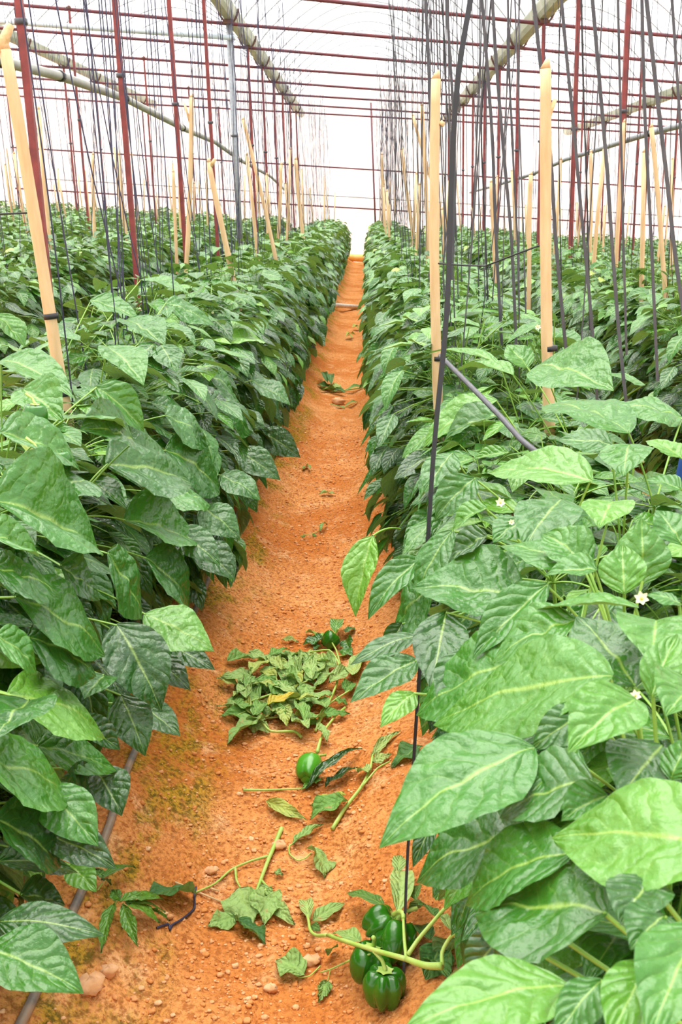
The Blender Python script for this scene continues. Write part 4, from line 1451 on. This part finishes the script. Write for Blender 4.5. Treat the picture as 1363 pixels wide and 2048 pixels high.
cutting('cut_branch', 'cut branch with dark and yellowed leaves lying beside the loose pepper', 'branch',
        [[(664, 1658), (690, 1615, .012), (722, 1575, .015), (740, 1540, .015), (745, 1510, .02)], [(722, 1575, .015), (755, 1535, .02), (780, 1522, .02)]],
        [(694, 1602, 620, 1640, 46, .32, .02), (690, 1590, 622, 1610, 24, .90, .03), (735, 1545, 715, 1545, 26, .75, .03), (745, 1525, 782, 1508, 20, .75, .02), (742, 1515, 800, 1462, 18, .72, .02)], .0052, 60)
root = cutting('fallen_leaf', 'big dark curled leaf with a long pale stalk lying beside the loose pepper', 'leaf', [[(486, 1580), (540, 1580, .006), (606, 1577, .01)]],
               [(612, 1578, 724, 1497, 20, .04, .025), (650, 1574, 716, 1535, 24, .02, .012), (604, 1578, 652, 1556, 15, .5, .012)], .0032, 61, m=M_LEAF)
cutting('fallen_leaf', 'withered yellow leaf with brown spots on the soil below the long stalk', 'leaf', [], [(532, 1602, 612, 1640, 24, .8)], seed=62)
cutting('fallen_leaf', 'heart-shaped green leaf with a hooked yellow stalk', 'leaf', [[(588, 1686), (577, 1692), (578, 1708), (595, 1722), (612, 1716), (622, 1705)]], [(626, 1695, 648, 1756, 52, .55, .02)], .0022, 63)
cutting('fallen_leaf', 'narrow pale withered leaf above the hooked stalk', 'leaf', [], [(585, 1688, 645, 1648, 22, .55)], seed=64)
cutting('cut_branch', 'forked cut branch with limp leaves lying across the furrow in front', 'branch',
        [[(563, 1656), (548, 1692, .012), (536, 1720, .015), (520, 1762, .01), (512, 1785, .01)], [(536, 1712, .015), (500, 1722, .012), (462, 1738, .01), (430, 1768, .01), (388, 1786, .012)],
         [(522, 1760, .012), (535, 1775, .01), (528, 1782, .01)], [(470, 1735, .01), (472, 1760, .014), (480, 1775, .02)]],
        [(388, 1785, 288, 1800, 62, .06, .02), (478, 1776, 505, 1850, 70, .62, .03), (525, 1790, 528, 1850, 60, .6, .012), (530, 1800, 590, 1850, 26, .62, .012),
         (470, 1835, 415, 1852, 40, .55, .012), (470, 1838, 530, 1888, 44, .06, .02), (520, 1770, 545, 1800, 22, .55, .012)], .0058, 65)
cutting('fallen_leaf', 'pale torn leaf with a brown patch at the foot of the furrow', 'leaf', [[(640, 1932), (620, 1952), (596, 1956)]], [(607, 1950, 552, 1920, 62, .55)], .0016, 66)
cutting('leaf_scrap', 'tiny green leaf scrap beside the forked branch', 'leaf', [], [(548, 1745, 566, 1750, 16, .55)], seed=67)
cutting('leaf_scrap', 'small green leaf hanging on a thin twig near the pepper cluster', 'leaf', [[(690, 1925, .01), (662, 1938), (640, 1945)], [(660, 1940), (654, 1965)]], [(655, 1962, 636, 2004, 24, .5)], .0018, 68)
cutting('fallen_leaf', 'pale green leaf lying alone in the middle of the furrow', 'leaf', [], [(637, 988, 672, 988, 13, .62)], seed=69)
cutting('fallen_leaf', 'dry pale leaf flat on the soil above the heap', 'leaf', [], [(562, 1280, 597, 1284, 11, .72)], seed=70)
cutting('fallen_leaf', 'dry brown leaf with holes beside the long black twine', 'leaf', [], [(845, 1492, 782, 1535, 44, .12), ], seed=71)
cutting('wilted_cutting', 'limp dark cutting lying across the furrow far beyond the heap', 'cutting', [[(640, 775), (680, 782), (725, 775)]],
        [(660, 775, 632, 768, 14, .15, .04), (655, 765, 645, 745, 12, .1, .09), (662, 768, 664, 750, 12, .1, .09), (670, 778, 640, 782, 14, .4, .03), (690, 782, 730, 772, 9, .3, .03),
         (680, 775, 655, 772, 14, .75, .05), (690, 785, 660, 785, 10, .15, .03), (668, 775, 688, 785, 12, .15, .03)], .008, 72)
cutting('wilted_cutting', 'thin dry cutting beside the pale stone far up the furrow', 'cutting', [[(660, 808), (690, 815), (715, 803)]], [(670, 812, 690, 818, 7, .5), (690, 812, 715, 804, 6, .5)], .004, 73)
for i, (x, y) in enumerate(((712, 655), (700, 673))):
    cutting('wilted_cutting', ['yellowing leaf scrap in the far furrow near the white pipe', 'second yellowing leaf scrap in the far furrow, nearer than its neighbour'][i], 'leaf', [], [(x - 8, y, x + 10, y - 3, 8, .85, .05), (x - 4, y - 3, x + 4, y + 3, 6, .8, .05)], seed=74 + i)

# branch with the cluster of peppers
root = empty('pepper_branch', gp(800, 1960), 'fallen branch with a cluster of four dark green peppers beside the black twine', 'branch')
org = np.array(root.location)
mb = MB()
hh = .10


def smooth_path(P, k=4):
    P = np.array(P)
    t = np.linspace(0, len(P) - 1, (len(P) - 1) * k + 1)
    Q = np.stack([np.interp(t, np.arange(len(P)), P[:, j]) for j in range(3)], -1)
    for _ in range(2):
        Q[1:-1] = (Q[:-2] + Q[1:-1] * 2 + Q[2:]) / 4
    return Q


for pts, r0, r1 in (([(812, 1918, .11), (760, 1904, .115), (700, 1886, .11), (655, 1870, .09)], .0055, .0045),
                    ([(655, 1870, .09), (632, 1872, .06), (619, 1862, .05), (616, 1835, .03), (600, 1800, .015)], .0042, .003),
                    ([(812, 1918, .11), (808, 1880, .12), (806, 1838, .13)], .0038, .003),
                    ([(806, 1838, .13), (806, 1826, .13), (796, 1822, .12), (786, 1830, .11)], .0045, .0055),
                    ([(815, 1910, .11), (836, 1878, .12), (864, 1845, .13), (892, 1812, .14), (925, 1798, .16)], .0045, .0035),
                    ([(812, 1918, .11), (850, 1932, .11), (884, 1932, .11)], .006, .0075),
                    ([(884, 1930, .11), (882, 1905, .12), (898, 1875, .13), (912, 1866, .14), (948, 1850, .15)], .0042, .003),
                    ([(690, 1925, .08), (700, 1920, .09), (740, 1908, .10)], .002, .002)):
    Q = smooth_path(gpoly(pts))
    mb.tube(Q, np.linspace(r0, r1, len(Q)), 8)
mb.obj('stem', M_STEMW, root, org)
lv = [(720, 1884, 662, 1868, 34, .55, .10), (625, 1842, 690, 1806, 30, .58, .02), (618, 1838, 610, 1800, 26, .72, .03), (600, 1800, 618, 1838, 14, .72, .015), (795, 1826, 800, 1742, 44, .7, .12),
      (768, 1812, 690, 1786, 30, .2, .06), (795, 1745, 800, 1710, 24, .6, .10), (868, 1832, 838, 1808, 30, .12, .13), (845, 1805, 815, 1830, 24, .66, .10), (900, 1860, 880, 1830, 20, .66, .14),
      (870, 1800, 900, 1770, 34, .3, .08), (830, 1800, 835, 1770, 26, .2, .1), (860, 1880, 820, 1850, 40, .05, .05), (920, 1880, 870, 1930, 70, .12, .04), (880, 1890, 850, 1960, 60, .1, .03),
      (672, 1890, 655, 1912, 28, .35, .03), (622, 1850, 640, 1862, 18, .2, .02), (940, 1870, 965, 1900, 44, .05, .1), (905, 1770, 925, 1800, 30, .15, .08), (850, 1905, 900, 1960, 50, .15, .03)]
B, A, Nn, L, W, D, Fo, T = ground_leaf_arrays(lv, rng)
P, uv = leaf_grids(B, A, Nn, L, W, D, Fo, 12, 8, .07, .10, rng)
MB().grids(P, uv, T).obj('foliage', M_WILT, root, org)
for px, py, h, ax, R, H, sp, lo in ((763, 1852, .085, (.55, .1, .35), .049, .078, .3, 6), (788, 1882, .055, (.2, .5, .7), .048, .10, .0, 4),
                                    (737, 1927, .060, (.25, .3, .85), .050, .085, .5, 3), (768, 1975, .042, (.05, .15, .9), .047, .088, 1.1, 6)):
    add_pepper(root, org, gp(px, py, h), ax, R, H, sp, lo, .46)

# weed seedling, twine scrap, straws, stones
cutting('weed_seedling', 'small weed with narrow pale leaves growing at the drip-hose edge', 'weed', [[(228, 1812), (236, 1795, .03), (245, 1800, .05)]],
        [(240, 1802, 328, 1800, 24, .52, .06), (250, 1805, 318, 1845, 30, .56, .05), (245, 1808, 275, 1892, 24, .5, .05), (228, 1808, 202, 1905, 24, .48, .05), (240, 1800, 222, 1780, 18, .45, .06),
         (255, 1805, 330, 1825, 20, .42, .05), (300, 1818, 338, 1842, 16, .42, .03)], .0025, 80, m=M_LEAF, wave=.06)
cutting('weed_seedling', 'small green sprout beside the drip hose behind the narrow-leaved weed', 'weed', [[(195, 1780), (205, 1765, .03)]],
        [(205, 1755, 270, 1735, 20, .42, .05), (205, 1755, 190, 1738, 18, .42, .05), (202, 1760, 222, 1770, 14, .4, .03)], .0022, 81, m=M_LEAF, wave=.06)
cutting('weed_seedling', 'tiny yellow-green sprig in the furrow beyond the drooping bright leaf', 'weed', [[(600, 1072), (622, 1068, .02), (650, 1056, .02)]],
        [(612, 1070, 604, 1076, 6, .6, .02), (640, 1062, 654, 1050, 6, .6, .02), (625, 1068, 632, 1074, 6, .6, .02)], .0016, 82, m=M_LEAF)
cutting('weed_seedling', 'tiny sprig on the soil below the white pipe end', 'weed', [], [(606, 938, 616, 933, 6, .6, .02), (620, 938, 612, 930, 6, .6, .03)], seed=83, m=M_LEAF)
mb = MB()
mb.tube(smooth_path(gpoly([(392, 1774, .012), (388, 1790, .012), (390, 1815, .006), (380, 1826, .006), (362, 1840, .006), (342, 1850, .006), (340, 1862, .006), (338, 1848, .01), (328, 1850, .006), (313, 1856, .006)])), .0028, 6)
tag(mb.obj('twine_scrap', M_STRN), 'short dark purple twine scrap curled by the dark fallen leaf', 'twine')
for pts, lab in (([(350, 1764), (400, 1786), (450, 1807)], 'longer pale straw lying under the forked cut branch'), ([(412, 1774), (438, 1782)], 'short pale straw beside the longer one')):
    mb = MB().tube(gpoly(pts, .006), .0026, 6)
    tag(mb.obj('dry_straw', M_STRAW), lab, 'straw')


def rock(c, r, seed, label):
    rg = np.random.default_rng(seed)
    t = np.linspace(.02, PI - .02, 9)
    th = np.linspace(0, 2 * PI, 13)
    d = r * (1 + .18 * rg.normal(0, 1, (9, 13)))
    d[:, -1] = d[:, 0]
    P = np.stack([np.sin(t)[:, None] * np.cos(th) * d * 1.2, np.sin(t)[:, None] * np.sin(th) * d, np.cos(t)[:, None] * d * .65], -1) + c
    tag(MB().grids(P[None]).obj('stone', M_STONE, None, c, True), label, 'stone')


rock(gp(676, 803, .02), .05, 1, 'large pale stone in the furrow beyond the heap')
rock(gp(1245 / 2 + 0, 1921, .006), .017, 2, 'flat orange clod beside the pepper cluster')
rock(gp(540, 1976, .006), .012, 3, 'rounded pebble on the near soil below the torn leaf')
rock(gp(180, 1968, .01), .026, 4, 'pale clod at the bed edge by the lowest glossy leaf')
rock(gp(422, 1740, .008), .014, 5, 'small pale stone above the straw')
rock(gp(558, 1690, .008), .016, 6, 'reddish stone beside the top of the forked branch')
rock(gp(218, 1940, .008), .016, 7, 'small pale clod next to the drip-hose bed edge')


def build_gravel():
    rg = np.random.default_rng(3)
    n = 14000
    x = PATHX + rg.normal(.02, .20, n)
    y = .95 + rg.random(n) ** 1.5 * 7
    ok = (x > -.72) & (x < .25)
    x, y = x[ok], y[ok]
    n = len(x)
    r = .0013 + rg.exponential(.0016, n)
    r = np.minimum(r, .0075)
    t = np.linspace(.05, PI - .05, 5)
    th = np.linspace(0, 2 * PI, 7)
    d = r[:, None, None] * (1 + .24 * rg.normal(0, 1, (n, 5, 7)))
    d[:, :, -1] = d[:, :, 0]
    P = np.stack([np.sin(t)[:, None] * np.cos(th) * d * 1.2, np.sin(t)[:, None] * np.sin(th) * d, np.cos(t)[:, None] * d * .6], -1)
    P = P + np.stack([x, y, gz(x, y) + r * .35], -1)[:, None, None]
    o = MB().grids(P, tone=rg.random(n) ** 2).obj('gravel', M_GRAVEL)
    tag(o, 'fine orange gravel scattered over the furrow soil', 'gravel', kind='stuff')


build_gravel()

# the bright drooping leaf hanging out over the furrow
r, o = NEAR['B', 3]
p0, p1, p2 = at_y(800, 1058, 2.75), at_y(745, 1072, 2.62), at_y(692, 1216, 2.48)
ch = p2 - p1
n = nrm(nrm(CAM - p1) * .8 + np.array([-.5, 0, .3]))
P, uv = leaf_grids(p1 - o, ch, n, np.linalg.norm(ch) * 1.03, .105, .5, .45, 18, 12, .06, .05)
mb = MB().grids(P, uv, np.array([.60]))
mb.grids(petiole_grids((p0 - o)[None], (p1 - o)[None], .0028, 7, 6), tone=np.array([.5]), mat=1)
mb.obj('drooping_leaf', [M_LEAF, M_STEM], r)['label'] = 'bright yellow-green drooping leaf'

# ------------------------------------------------------------------ light
w = bpy.data.worlds.new('overcast_sky')
SC.world = w
w.use_nodes = True
bg = w.node_tree.nodes['Background']
bg.inputs[0].default_value = (0.97, 0.985, 1.0, 1)
bg.inputs[1].default_value = 1.05
sun_d = bpy.data.lights.new('hazy_sun', 'SUN')
sun_d.energy = 6.8
sun_d.angle = math.radians(70)
sun_d.color = (1.0, .96, .88)
sun = bpy.data.objects.new('hazy_sun', sun_d)
sun.rotation_euler = (math.radians(-12), math.radians(-8), 0)
COL.objects.link(sun)

SC.view_settings.view_transform = 'Standard'
SC.view_settings.look = 'None'
SC.view_settings.exposure = 0.46
SC.view_settings.gamma = 1.0
SC.view_settings.use_curve_mapping = False
SC.cycles.max_bounces = 8
SC.cycles.transparent_max_bounces = 16
SC.cycles.use_denoising = True
